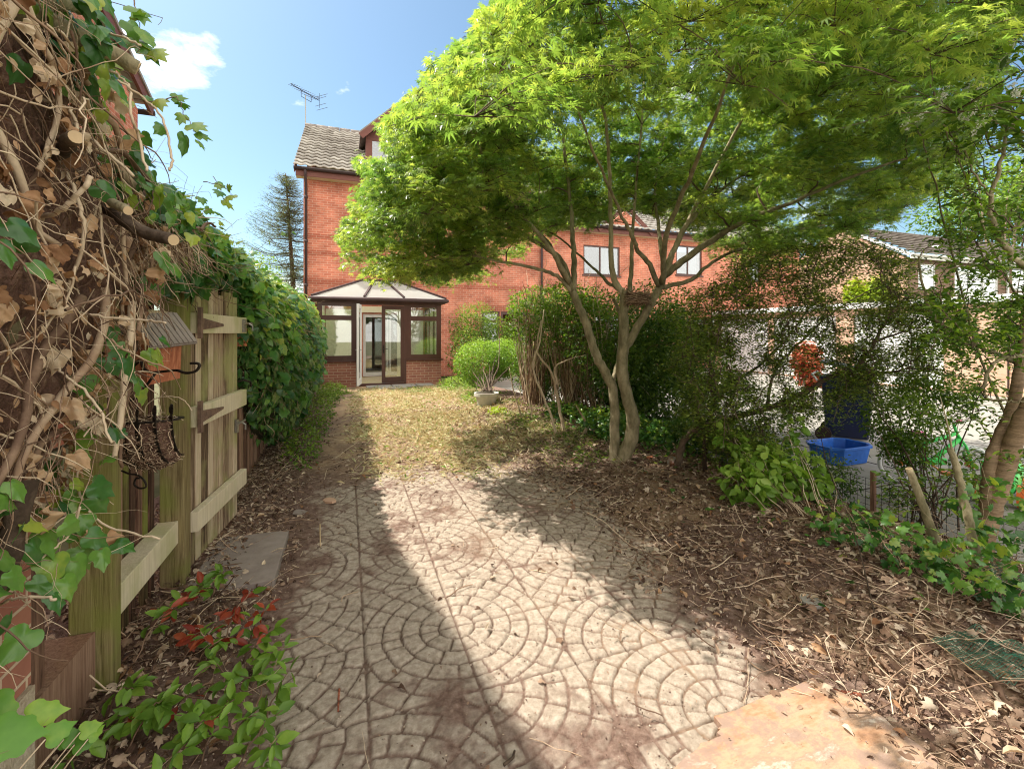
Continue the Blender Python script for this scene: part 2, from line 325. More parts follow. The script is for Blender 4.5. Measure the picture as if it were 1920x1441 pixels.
def wood(name, c0, c1, c2, moss=None):
    m, n, l, b = nm(name); g = n.new('ShaderNodeNewGeometry'); mp = n.new('ShaderNodeMapping'); mp.inputs['Scale'].default_value = (15, 15, .6)
    t = n.new('ShaderNodeTexNoise'); t.inputs['Scale'].default_value = 5; t.inputs['Detail'].default_value = 9; t.inputs['Roughness'].default_value = .7; t.inputs['Distortion'].default_value = .6
    a = n.new('ShaderNodeAttribute'); a.attribute_name = 'rnd'; mm = n.new('ShaderNodeMath'); mm.operation = 'MULTIPLY_ADD'; mm.inputs[1].default_value = .45
    s = n.new('ShaderNodeMath'); s.operation = 'SUBTRACT'; s.inputs[1].default_value = .5; l.new(a.outputs['Fac'], s.inputs[0]); l.new(s.outputs[0], mm.inputs[0])
    l.new(g.outputs['Position'], mp.inputs[0]); l.new(mp.outputs[0], t.inputs['Vector']); l.new(t.outputs[0], mm.inputs[2]); r = ramp(n, [(.28, tuple(v*.45 for v in c0)), (.36, c0), (.5, c1), (.7, c2)]); l.new(mm.outputs[0], r.inputs[0])
    src = r.outputs[0]
    if moss:
        t2 = n.new('ShaderNodeTexNoise'); t2.inputs['Scale'].default_value = 3.2; t2.inputs['Detail'].default_value = 8; l.new(g.outputs['Position'], t2.inputs['Vector'])
        r2 = ramp(n, [(.46, (0, 0, 0)), (.62, (.85, .85, .85))]); l.new(t2.outputs[0], r2.inputs[0]); mx = n.new('ShaderNodeMix'); mx.data_type = 'RGBA'
        l.new(r2.outputs[0], mx.inputs['Factor']); l.new(src, mx.inputs['A']); mx.inputs['B'].default_value = (*moss, 1); src = mx.outputs['Result']
    l.new(src, b.inputs['Base Color']); b.inputs['Roughness'].default_value = .85; b.inputs['Specular IOR Level'].default_value = .2
    bp = n.new('ShaderNodeBump'); bp.inputs['Strength'].default_value = .9; bp.inputs['Distance'].default_value = .008; l.new(t.outputs[0], bp.inputs['Height']); l.new(bp.outputs[0], b.inputs['Normal'])
    return m
M['board'] = wood('weathered_board', (.17, .11, .07), (.40, .30, .205), (.60, .49, .36), (.34, .33, .14))
M['ledge'] = wood('pale_ledge', (.34, .26, .17), (.58, .49, .35), (.72, .64, .48), (.48, .46, .25))
M['post'] = wood('mossy_post', (.12, .085, .04), (.245, .19, .09), (.38, .32, .17), (.20, .22, .05))
M['fence'] = wood('dark_fence_board', (.12, .065, .045), (.22, .125, .085), (.33, .21, .145))
M['birdw'] = wood('orange_brown_wood', (.28, .09, .05), (.42, .15, .08), (.58, .26, .14))
M['bark'] = mat_noise('maple_bark', [(.25, (.10, .085, .045)), (.45, (.22, .19, .11)), (.6, (.34, .285, .18)), (.75, (.47, .40, .28))], 9, .85, .8, (1.5, 1.5, .7), rndmix=.2)
M['barko'] = mat_noise('orange_bark', [(.3, (.13, .085, .05)), (.7, (.32, .22, .13))], 7, .7, .5, (1, 1, 6))
M['barkd'] = mat_noise('dark_bark', [(.3, (.05, .033, .022)), (.7, (.17, .12, .085))], 12, .9, .6, rndmix=.5)
M['twig'] = mat_noise('dry_twig', [(.15, (.15, .09, .06)), (.45, (.36, .24, .16)), (.8, (.62, .49, .35))], 10, .85, .3, rndmix=1.2)
M['cutwood'] = mat_plain('cut_wood', (.55, .40, .24), .8)
M['mapleL'] = mat_leaf('maple_leaf', [(.05, (.07, .17, .045)), (.5, (.20, .32, .075)), (.95, (.45, .52, .13))], .62, .32, (1.5, 1.45, .75), .75)
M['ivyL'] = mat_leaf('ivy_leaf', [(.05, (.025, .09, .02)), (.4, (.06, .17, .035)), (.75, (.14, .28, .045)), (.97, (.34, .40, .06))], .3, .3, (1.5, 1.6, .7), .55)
M['deadL'] = mat_leaf('dead_leaf', [(.1, (.22, .11, .055)), (.4, (.42, .24, .13)), (.65, (.60, .40, .24)), (.95, (.72, .60, .44))], .25, .8, (1.2, 1, .8), .2)
M['litterL'] = mat_leaf('litter_leaf', [(.1, (.08, .045, .032)), (.45, (.24, .15, .10)), (.75, (.40, .29, .21)), (.95, (.58, .48, .37))], .12, .85, (1.1, 1, .8), .2)
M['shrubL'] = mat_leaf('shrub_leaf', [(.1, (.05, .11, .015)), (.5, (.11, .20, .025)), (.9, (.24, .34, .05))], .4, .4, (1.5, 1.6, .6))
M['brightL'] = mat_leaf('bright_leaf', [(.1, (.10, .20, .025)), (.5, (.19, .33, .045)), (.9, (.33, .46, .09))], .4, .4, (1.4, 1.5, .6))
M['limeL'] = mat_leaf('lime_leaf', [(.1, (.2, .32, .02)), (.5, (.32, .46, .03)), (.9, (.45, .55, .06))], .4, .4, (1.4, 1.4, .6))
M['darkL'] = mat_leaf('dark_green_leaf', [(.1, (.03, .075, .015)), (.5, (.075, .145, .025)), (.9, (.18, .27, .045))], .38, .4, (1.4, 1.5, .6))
M['coneL'] = mat_leaf('conifer_needle', [(.1, (.07, .11, .06)), (.9, (.19, .24, .13))], .3, .6)
M['redL'] = mat_leaf('red_leaf', [(.1, (.22, .03, .015)), (.5, (.38, .08, .035)), (.9, (.5, .2, .09))], .35, .4, (1.4, 1, .8))
M['straw'] = mat_leaf('straw', [(.05, (.42, .30, .15)), (.4, (.62, .50, .29)), (.7, (.72, .62, .40)), (.95, (.62, .64, .34))], .2, .8, (1, 1, .9), .2)
M['grassL'] = mat_leaf('grass_blade', [(.1, (.10, .2, .03)), (.6, (.2, .33, .05)), (.95, (.45, .45, .15))], .3, .6, (1.3, 1.3, .7), .3)
M['petal'] = mat_leaf('white_petal', [(.2, (.7, .7, .62)), (.9, (.85, .85, .8))], .3, .6, (1, 1, 1), .2)
M['terra'] = mat_plain('terracotta', (.50, .17, .08), .8, var=.2)
M['potw'] = mat_plain('white_pot', (.55, .54, .48), .6, var=.2, scale=6)
M['blue'] = mat_noise('blue_plastic', [(.3, (.02, .10, .42)), (.6, (.03, .15, .58)), (.75, (.16, .27, .52))], 9, .4, .1)
M['navy'] = mat_plain('navy_plastic', (.008, .014, .055), .4, var=.2)
M['greyp'] = mat_plain('grey_plastic', (.16, .17, .18), .5, var=.15)
M['whitep'] = mat_plain('white_paint', (.8, .8, .78), .5, var=.04)
M['conc'] = mat_noise('pale_concrete', [(.25, (.20, .185, .165)), (.5, (.28, .265, .235)), (.75, (.36, .34, .31))], 2.5, .9, .2)
M['slabg'] = mat_noise('grey_slab', [(.3, (.20, .16, .14)), (.7, (.34, .29, .26))], 5, .9, .3)
def mat_flag():
    m = mat_noise('orange_sandstone', [(.30, (.20, .12, .08)), (.42, (.36, .20, .115)), (.5, (.42, .27, .175)), (.58, (.29, .20, .14)), (.66, (.50, .43, .36))], 5, .9, .9, (1, 2.2, 1), detail=14, dist=.012)
    n, l = m.node_tree.nodes, m.node_tree.links; b = n['Principled BSDF']; src = b.inputs['Base Color'].links[0].from_socket; g = n.new('ShaderNodeNewGeometry')
    t = n.new('ShaderNodeTexNoise'); t.inputs['Scale'].default_value = 6; t.inputs['Detail'].default_value = 12; t.inputs['Roughness'].default_value = .75; l.new(g.outputs['Position'], t.inputs['Vector'])
    r = ramp(n, [(.50, (0, 0, 0)), (.58, (.9, .9, .9))]); l.new(t.outputs[0], r.inputs[0]); q = n.new('ShaderNodeMix'); q.data_type = 'RGBA'; l.new(r.outputs[0], q.inputs['Factor']); l.new(src, q.inputs['A']); q.inputs['B'].default_value = (.27, .185, .145, 1); l.new(q.outputs['Result'], b.inputs['Base Color']); return m
M['slabo'] = mat_flag(); M['slabo_plain'] = mat_noise('orange_sandstone', [(.28, (.25, .15, .10)), (.42, (.42, .24, .14)), (.52, (.50, .34, .23)), (.6, (.42, .30, .22)), (.7, (.64, .55, .46))], 4, .85, .8, (1, 2.2, 1), detail=14)
M['roughst'] = mat_noise('rough_render', [(.3, (.36, .29, .21)), (.7, (.55, .47, .36))], 40, .95, .9, dist=.01)
M['net'] = mat_plain('green_net', (.012, .10, .06), .5)
M['pod'] = mat_noise('fibre_liner', [(.3, (.06, .03, .022)), (.55, (.17, .095, .07)), (.8, (.36, .25, .18))], 25, .95, 1, dist=.02)
# ================================================================ GROUND
CX, CY = .53, 2.31
def base_h(x, y):
    h = .03*(fbm(x, y, 1.2, 3)-.5)+.018*(fbm(x, y, 9, 5)-.5)
    h = h+.12*ss(2.1, 3.1, x)*ss(14, 9, y)+.05*ss(-.35, -.8, x)+.03*ss(5.2, 6.4, y)
    h = h-.16*ss(3.7, 4.05, x)
    return h+.07*np.exp(-(((x+.62)/.3)**2+((y-2.2)/.55)**2))
def stone_f(x, y):
    cx = CX+.9*np.round((x-CX)/.9); cy = CY+.9*np.round((y-CY)/.9)
    i = np.floor((x-CX)/.45).astype(np.int64); j = np.floor((y-CY)/.45).astype(np.int64); hh = _hash(i, j, 5)
    fx = CX+.45*i; fy = CY+.45*j                        # low corner of this slab; some slabs were laid turned round
    ax = np.where(hh < .17, 2*fx+.45-cx, cx); ay = np.where((hh > .10) & (hh < .34), 2*fy+.45-cy, cy); dx = x-ax; dy = y-ay
    wob = .006*(vn(x, y, 14, 9)-.5); r = np.hypot(dx, dy)+wob; rw = .092; k = np.floor(r/rw); fr = r/rw-k
    dring = np.minimum(fr, 1-fr)*rw
    n = 4*(k+1); a = (np.arctan2(dy, dx)/(2*np.pi)+1)*n+_hash(k.astype(np.int64), (cx*7).astype(np.int64), (cy*5).astype(np.int64))*.0+np.where(k % 2 == 1, .5, 0)
    fa = a-np.floor(a); dang = np.minimum(fa, 1-fa)*2*np.pi*r/n
    dsl = np.minimum(np.minimum(x-fx, fx+.45-x), np.minimum(y-fy, fy+.45-y))
    g = .0035*(fbm(x, y, 22, 77, 2)-.5)+np.minimum(np.minimum(dring, np.where(k > 0, dang, 1)), dsl)
    cid = _hash(k.astype(np.int64)*31+np.floor(a).astype(np.int64), np.round(cx*10).astype(np.int64), np.round(cy*10).astype(np.int64))
    return g, cid
def ground_fields(x, y):
    soil = base_h(x, y)
    g, cid = stone_f(x, y)
    e = .10*(fbm(x, y, 3, 31)-.5)*2
    inside = np.minimum(np.minimum(x+.38, np.interp(y, [1., 1.6, 3., 6], [1.75, 1.8, 2.2, 2.3])-x), np.minimum(y-1.0, 5.5-y))+e
    top = ss(.001, .009, g)*.015-.010+.004*(cid-.5)+.006*(fbm(x, y, 40, 12, 3)-.5)+.01*(fbm(x, y, 16, 15, 3)-.5)
    dirt = -.0015+.036*(fbm(x, y, 2.6, 21)-.45)+.012*(fbm(x, y, 7, 22)-.5)+.012*(fbm(x, y, 12, 23)-.5)+.005*ss(2.1, 1.3, y)*ss(1.2, .7, x)+.016*ss(.25, 0, inside)+.010*ss(4.2, 5.2, y)
    dirt = dirt+.006*(fbm(x, y, 50, 25, 2)-.5)
    pm = ss(-.02, .06, inside)
    z = np.where(pm > 0, np.maximum(top, dirt)+.25*np.minimum(0, top-dirt), soil)
    z = pm*z+(1-pm)*soil
    stone = pm*(.45*ss(-.009, -.001, top-dirt)+.55*ss(-.002, .003, top-dirt))*ss(.0015, .0065, g)
    groove = pm*ss(.012, .003, g)*ss(.010, -.004, dirt-top)
    return z, stone, pm, groove
def gz(x, y): return ground_fields(np.asarray(x, float), np.asarray(y, float))[0]
def gz1(x, y): return float(gz(np.array([x]), np.array([y]))[0])
def mat_ground():
    m, n, l, b = nm('garden_ground'); g = n.new('ShaderNodeNewGeometry')
    def noi(s, d=8, r=.65):
        t = n.new('ShaderNodeTexNoise'); t.inputs['Scale'].default_value = s; t.inputs['Detail'].default_value = d; t.inputs['Roughness'].default_value = r; l.new(g.outputs['Position'], t.inputs['Vector']); return t.outputs[0]
    def mix(f, a, c):
        q = n.new('ShaderNodeMix'); q.data_type = 'RGBA'; l.new(f, q.inputs['Factor']); l.new(a, q.inputs['A']); l.new(c, q.inputs['B']); return q.outputs['Result']
    def at(k):
        a = n.new('ShaderNodeAttribute'); a.attribute_name = k; return a.outputs['Fac']
    s = ramp(n, [(.3, (.075, .045, .034)), (.47, (.18, .115, .09)), (.62, (.29, .20, .16)), (.78, (.50, .40, .32))]); l.new(noi(22, 10, .75), s.inputs[0])
    gv = ramp(n, [(.3, (.07, .042, .03)), (.7, (.15, .10, .075))]); l.new(noi(40, 6, .7), gv.inputs[0])
    d = ramp(n, [(.3, (.40, .26, .15)), (.6, (.56, .40, .25)), (.8, (.68, .54, .35))]); l.new(noi(14, 10, .75), d.inputs[0])
    st = ramp(n, [(.3, (.27, .215, .165)), (.5, (.43, .355, .285)), (.7, (.58, .50, .415))]); l.new(noi(30, 8, .7), st.inputs[0])
    c = mix(at('straw'), s.outputs[0], d.outputs[0]); c = mix(at('groove'), c, gv.outputs[0]); c = mix(at('stone'), c, st.outputs[0])
    l.new(c, b.inputs['Base Color']); b.inputs['Roughness'].default_value = .95; b.inputs['Specular IOR Level'].default_value = .1
    bp = n.new('ShaderNodeBump'); bp.inputs['Strength'].default_value = .8; bp.inputs['Distance'].default_value = .02; l.new(noi(45, 9, .8), bp.inputs['Height']); l.new(bp.outputs[0], b.inputs['Normal'])
    return m
M['ground'] = mat_ground()
def ground():
    ys = [.55]
    while ys[-1] < 7: ys.append(ys[-1]+max(.006, .0042*ys[-1]))
    while ys[-1] < 13.6: ys.append(ys[-1]+.04)
    ys = np.array(ys); xs = np.concatenate([np.arange(-1.6, -.5, .02), np.arange(-.5, 2.5, .0075), np.arange(2.5, 4.15, .02)])
    X, Y = np.meshgrid(xs, ys); Z, S, PM, GR = ground_fields(X, Y)
    straw = ss(4.6, 6., Y+.6*(fbm(X, Y, 1.5, 41)-.5))*ss(-.6, .1, X+.5*(fbm(X, Y, 2, 43)-.5))*ss(3.3, 2.6, X)*(.35+.65*ss(.35, .6, fbm(X, Y, 2.5, 44)))
    dust = .45*ss(.5, 1.6, X)*ss(4.8, 3.4, Y)*ss(.4, .62, fbm(X, Y, 2.2, 47))
    straw = np.maximum(straw, dust)
    idx = np.arange(X.size).reshape(X.shape)
    F = np.stack([idx[:-1, :-1], idx[:-1, 1:], idx[1:, 1:], idx[1:, :-1]], -1).reshape(-1, 4)
    V = np.stack([X, Y, Z], -1).reshape(-1, 3); isp = (PM.ravel()[F].mean(1) > .5)
    for nme, sel in (('patio', isp), ('garden_soil', ~isp)):
        f = F[sel]; u, inv = np.unique(f, return_inverse=True)
        o = raw(nme, V[u], inv.reshape(f.shape), M['ground'], smooth=True, attrs={'stone': S.ravel()[u], 'groove': GR.ravel()[u], 'straw': straw.ravel()[u]})
        tag(o, kind='structure')
    big = MB(); big.add([(-150, -60, -.06), (150, -60, -.06), (150, 220, -.06), (-150, 220, -.06)], [(0, 1, 2, 3)])
    tag(big.build('ground', mat_noise('rough_ground', [(.3, (.07, .08, .03)), (.7, (.17, .15, .08))], 1.5, .95, .3)), kind='structure')
    dv = MB(); dv.add([(4.02, -3, -.05), (15.1, -3, -.05), (15.1, 15.6, -.05), (4.02, 15.6, -.05)], [(0, 1, 2, 3)])
    o = tag(dv.build('driveway', M['conc']), kind='structure')
    j = MB()
    for k in range(8): j.box(4.05, 15, 1.2+k*1.9, 1.215+k*1.9, -.055, -.046)
    for k in range(4): j.box(5.9+k*2.4, 5.915+k*2.4, -2, 15, -.055, -.0455)
    tag(j.build('driveway_joints', M['gutter']), kind='structure')
ground()
def slab(name, pts, z0, z1, mat, **k):
    mb = MB(); mb.prism([(p[0], p[1]) for p in pts], 'z', z0, z1); o = mb.build(name, mat, bevel=.006); return tag(o, **k)
slab('paving_slab', [(-.86, 2.98), (-.40, 3.00), (-.40, 3.72), (-.84, 3.74)], .0, .062, M['slabg'], label='square grey concrete slab beside the wooden gate', cat='paving slab')
_c = [G(1525, 1283), G(1640, 1345), G(1760, 1441), G(1850, 1600), G(1500, 1900), G(1180, 1560), G(1300, 1415), G(1352, 1395), G(1345, 1358)]
p = []
for a_, b_ in zip(_c, _c[1:]+_c[:1]):
    for k in range(6): q_ = a_.lerp(b_, k/6); p.append(Vector((q_.x+random.gauss(0, .006), q_.y+random.gauss(0, .006), 0)))
FLAG = [(v.x, v.y) for v in p]
slab('flagstone', p, -.03, .03, M['slabo'], label='large orange sandstone flag with broken edge in the lower right foreground', cat='flagstone')
for i, (x0, x1, y0, y1, lab) in enumerate([(.5, 1.15, 12.75, 13.3, 'left pale slab outside the open conservatory door'), (1.18, 1.8, 12.72, 13.3, 'middle pale slab outside the closed conservatory door'), (1.83, 2.3, 12.8, 13.28, 'right pale slab at the foot of the right conservatory wall'), (.8, 1.5, 12.25, 12.7, 'stepping slab lying one row in front of the others at the conservatory')]):
    slab('paving_slab', [(x0, y0), (x1, y0), (x1, y1), (x0, y1)], .0, .065+.004*i, M['conc'], label=lab, cat='paving slab')
# ================================================================ HOUSES
def roof_tiles(name, p0, p1, p2, p3, mat, parent, tw=.27, th=.34, amp=.04):
    """p0-p1 eave (left to right), p3-p2 ridge; S-profile tiles in stepped courses"""
    p0, p1, p2, p3 = [np.array(p, float) for p in (p0, p1, p2, p3)]
    W = np.linalg.norm(p1-p0); H = np.linalg.norm(p3-p0); nu = int(W/tw*6); nc = max(2, int(H/th)); nrm = np.cross(p1-p0, p3-p0); nrm /= np.linalg.norm(nrm)
    rows = []; off = []
    for c in range(nc): rows += [c/nc, (c-.16)/nc, (c-.16)/nc, (c+1)/nc]; off += [.03, .045, .10, .0]
    u = np.linspace(0, 1, nu+1); V = []; R = []
    for v, o in zip(rows, off):
        a = p0+(p3-p0)*v; b = p1+(p2-p1)*v
        wv = amp*(np.sin(u*W/tw*2*np.pi)*.5+.5)
        V.append(a+(b-a)*u[:, None]+nrm*(wv+o)[:, None]); R.append(vn(np.floor(u*W/tw), np.full_like(u, len(R)//4), 1.7, 5))
    V = np.concatenate(V); idx = np.arange(len(V)).reshape(len(rows), nu+1)
    F = np.stack([idx[:-1, :-1], idx[:-1, 1:], idx[1:, 1:], idx[1:, :-1]], -1).reshape(-1, 4)
    return raw(name, V, F, mat, parent, rnd=np.concatenate(R))
def window(par, plane, t, u0, u1, z0, z1, fmat, cols=(), rows=(), glass='glassh', fw=.06, curtain=None, sill=None, name='window'):
    """frame set in the wall plane; t is the outer face; room side is +"""
    mb = MB()
    def bx(a, b, c, d, e=0., g=.07):
        (mb.box(a, b, t+.03-e, t+g, c, d) if plane == 'y' else mb.box(t+.03-e, t+g, a, b, c, d))
    bx(u0, u0+fw, z0, z1); bx(u1-fw, u1, z0, z1); bx(u0+fw, u1-fw, z0, z0+fw, .001); bx(u0+fw, u1-fw, z1-fw, z1, .001)
    for c in cols: bx(c-fw/2, c+fw/2, z0+fw, z1-fw, .002)
    for (a, b, c) in rows: bx(a+fw/2, b-fw/2, c-fw/2, c+fw/2, .003)
    o = mb.build(name, fmat, par)
    g = MB(); (g.box(u0+.02, u1-.02, t+.05, t+.056, z0+.02, z1-.02) if plane == 'y' else g.box(t+.05, t+.056, u0+.02, u1-.02, z0+.02, z1-.02))
    g.build('pane', M[glass], o)
    if curtain:
        for a, b in curtain:
            q = MB(); n = 14
            V = [(a+(b-a)*i/n, t+.22+.03*math.sin(i*1.9), z) for z in (z0, z1) for i in range(n+1)]
            q.add(V, [(i, i+1, n+2+i, n+1+i) for i in range(n)]); q.build('curtain', M['curtain'], o, smooth=True)
    if sill:
        q = MB(); q.box(u0-.05, u1+.05, t-.05, t+.03, z0-.06, z0); q.build('sill', M[sill], o)
    return o
def houseA():
    h = thing('brick_house', 'tall red brick house with a tiled roof, dormer and brown eaves behind the conservatory', 'house')
    y = 16.0
    gw = (PY(903, 0, y).x, PY(937, 0, y).x); gd = (gw[1]+.04, gw[1]+1.1)
    mb = MB(); cut_wall(mb, 'y', y, y+.28, -1.3, 7.0, 0, 6.5, [(gw[0], gw[1], .9, 2.3), (gd[0], gd[1], .05, 2.3), (.5, 2.2, .05, 2.15)])
    mb.box(-1.3, -1.02, y+.28, 24, 0, 6.5); mb.box(6.72, 7.0, y+.28, 24, 0, 6.5); mb.build('wall', M['brick'], h)
    g = MB(); g.prism([(16.2, 6.5), (20.0, 9.55), (23.8, 6.5)], 'x', -1.28, -1.03); g.build('gable', M['brick'], h); g = MB(); g.prism([(16.2, 6.5), (20.0, 9.55), (23.8, 6.5)], 'x', 6.73, 6.98); g.build('gable', M['brick'], h)
    b = MB()
    for z in (4.02, 4.55, 3.1): b.box(-1.305, 7.003, y-.008, y, z, z+.15)
    b.build('brick_band', M['brickd'], h)
    s = MB()
    for k in range(34): s.box(gw[0]-.25+k*.078, gw[0]-.25+k*.078+.066, y-.012, y, 2.31, 2.53)
    s.build('soldier_course', M['brickd'], h)
    # floor inside, back wall to close the rooms
    i = MB(); i.box(-1.0, 6.7, 20, 20.1, 0, 6.4); i.box(-1, 6.7, 16.3, 20, 2.5, 2.6); i.box(-1, 6.7, 16.3, 20, -.02, .05); i.build('room', M['cream'], h)
    window(h, 'y', y, gw[0], gw[1], .9, 2.3, M['uweave'], rows=[(gw[0], gw[1], 1.95)], curtain=[(gw[0], gw[1])], fw=.09)
    d = MB(); d.box(gd[0], gd[0]+.09, y+.02, y+.1, .05, 2.3); d.box(gd[1]-.09, gd[1], y+.02, y+.1, .05, 2.3); d.box(gd[0]+.09, gd[1]-.09, y+.021, y+.1, 2.2, 2.3); d.build('door_frame', M['uweave'], h)
    pd = MB(); x0, x1 = .5, 2.2
    for a, c in ((x0, x0+.85), (x0+.82, x1)):
        pd.box(a, a+.09, y+.05, y+.11, .07, 2.15); pd.box(c-.09, c, y+.05, y+.11, .07, 2.15); pd.box(a+.09, c-.09, y+.051, y+.11, .07, .2); pd.box(a+.09, c-.09, y+.051, y+.11, 2.04, 2.15)
    o = pd.build('patio_door', M['white'], h); g = MB(); g.box(x0+.05, x1-.05, y+.08, y+.085, .15, 2.1); g.build('pane', M['glassh'], o)
    # eaves
    f = MB(); f.box(-1.5, 7.05, y-.32, y-.29, 6.42, 6.68); f.build('fascia', M['brownp'], h)
    f = MB(); f.box(-1.5, 7.05, y-.289, y-.003, 6.42, 6.44); f.build('soffit', M['ledge'], h)
    g = MB(); g.tube([(-1.55, y-.38, 6.64), (7.05, y-.38, 6.64)], .055, 8); g.build('gutter', M['gutter'], h, smooth=True)
    roof_tiles('roof', (-1.55, y-.38, 6.68), (7.05, y-.38, 6.68), (7.05, 20, 9.75), (-1.55, 20, 9.75), M['tile'], h)
    rb = MB(); rb.add([(-1.5, 24.4, 6.6), (7.05, 24.4, 6.6), (7.05, 20, 9.7), (-1.5, 20, 9.7)], [(0, 1, 2, 3)]); rb.build('rear_roof', M['tile'], h)
    r = MB()
    for k in range(20): r.tube([(-1.57+k*.43, 20, 9.78), (-1.57+k*.43+.42, 20, 9.78)], .11, 8)
    r.build('ridge_tiles', M['tileg'], h, smooth=True)
    v = MB(); v.bar((-1.53, y-.36, 6.6), (-1.53, 20, 9.68), .03, .2); v.build('verge', M['brownp'], h)
    q = MB(); q.tube([(-1.22, y-.38, 6.6), (-1.22, y-.36, 6.45), (-1.22, y-.07, 6.25), (-1.22, y-.07, .1)], .04, 8)
    for z in (1.5, 3.0, 4.4, 5.8): q.tube([(-1.22, y-.07, z), (-1.22, y-.07, z+.08)], .052, 8)
    q.build('downpipe', M['pipe'], h, smooth=True)
    q = MB(); q.tube([(6.93, y-.07, 6.25), (6.93, y-.07, .1)], .04, 8); q.build('downpipe', M['pipe'], h, smooth=True)
    # dormer
    x0, x1, xm, yd = .62, 2.5, 1.56, 16.45
    d = thing('dormer', None, None); d.parent = h
    mb = MB(); mb.box(x0, x0+.1, yd, 18.6, 6.9, 8.35); mb.box(x1-.1, x1, yd, 18.6, 6.9, 8.35); mb.box(x0+.1, x1-.1, yd, yd+.06, 6.95, 7.25)
    mb.prism([(x0, 8.22), (x1, 8.22), (xm, 9.1)], 'y', yd+.01, yd+.06); mb.build('cheek', M['brownp'], d)
    window(d, 'y', yd-.03, x0+.1, x1-.1, 7.25, 8.22, M['brownp'], cols=(xm,), fw=.1)
    rr = MB()
    for s in (-1, 1):
        a = Vector((xm, yd-.25, 9.28)); e = Vector((xm+s*1.15, yd-.25, 8.2)); a2 = a+Vector((0, 3.6, 0)); e2 = e+Vector((0, 2.2, 0))
        rr.add([a, e, e2, a2, a+Vector((0, 0, .1)), e+Vector((0, 0, .1)), e2+Vector((0, 0, .1)), a2+Vector((0, 0, .1))], [(0, 1, 2, 3), (4, 5, 6, 7), (0, 1, 5, 4), (1, 2, 6, 5), (2, 3, 7, 6)])
    rr.build('dormer_roof', M['tileg'], d)
    bb = MB()
    for s in (-1, 1): bb.bar((xm, yd-.27, 9.17), (xm+s*1.12, yd-.27, 8.12), .03, .2)
    bb.build('barge_board', M['brownp'], d)
houseA()
def houseB():
    h = thing('terrace_house', 'lower red brick terrace seen through the maple, with brown framed upper windows', 'house')
    y = 16.0; H = 5.55; holes = []
    for a, b in ((1094, 1162), (1268, 1316)):
        holes.append((PY(a, 0, y).x, PY(b, 0, y).x, PY((a+b)/2, 516, y).z, PY((a+b)/2, 461, y).z))
    holes.append((PY(1405, 0, y).x, PY(1425, 0, y).x, 3.9, 4.8)); holes.append((9.2, 10.6, .9, 2.2)); holes.append((14, 15.5, .9, 2.2))
    mb = MB(); cut_wall(mb, 'y', y, y+.28, 7.02, 20.4, 0, H, holes); mb.box(20.12, 20.4, y+.28, 24, 0, H)
    mb.prism([(16.1, H), (20, 8.2), (23.9, H)], 'x', 20.13, 20.38); mb.build('wall', M['brick'], h)
    i = MB(); i.box(7.05, 20.1, 18, 18.1, 0, 5.4); i.build('room', M['dark'], h)
    for k, (a, b, c, d) in enumerate(holes):
        m = a+(b-a)*.46
        window(h, 'y', y, a, b, c, d, M['uweave'], cols=(m,) if k != 2 else (), curtain=[(m+.05, b-.1)], sill='uweave')
    f = MB(); f.box(7.05, 20.5, y-.32, y-.29, H-.1, H+.13); f.build('fascia', M['brownp'], h)
    f = MB(); f.box(7.05, 20.5, y-.289, y-.003, H-.1, H-.08); f.build('soffit', M['ledge'], h)
    g = MB(); g.tube([(7.05, y-.38, H+.1), (20.5, y-.38, H+.1)], .055, 8); g.build('gutter', M['gutter'], h, smooth=True)
    roof_tiles('roof', (7.05, y-.38, H+.12), (20.6, y-.38, H+.12), (20.6, 20, 8.3), (7.05, 20, 8.3), M['tile'], h)
    # little brick gable breaking the eaves
    xm = PY(1165, 0, y).x
    q = MB(); q.prism([(xm-1.1, H-.05), (xm+1.1, H-.05), (xm, H+.85)], 'y', y-.3, y+.3); q.build('gable', M['brick'], h)
    q = MB()
    for s in (-1, 1): q.bar((xm, y-.35, H+1.0), (xm+s*1.25, y-.35, H-.02), .04, .16)
    q.build('barge_board', M['brownp'], h)
houseB()
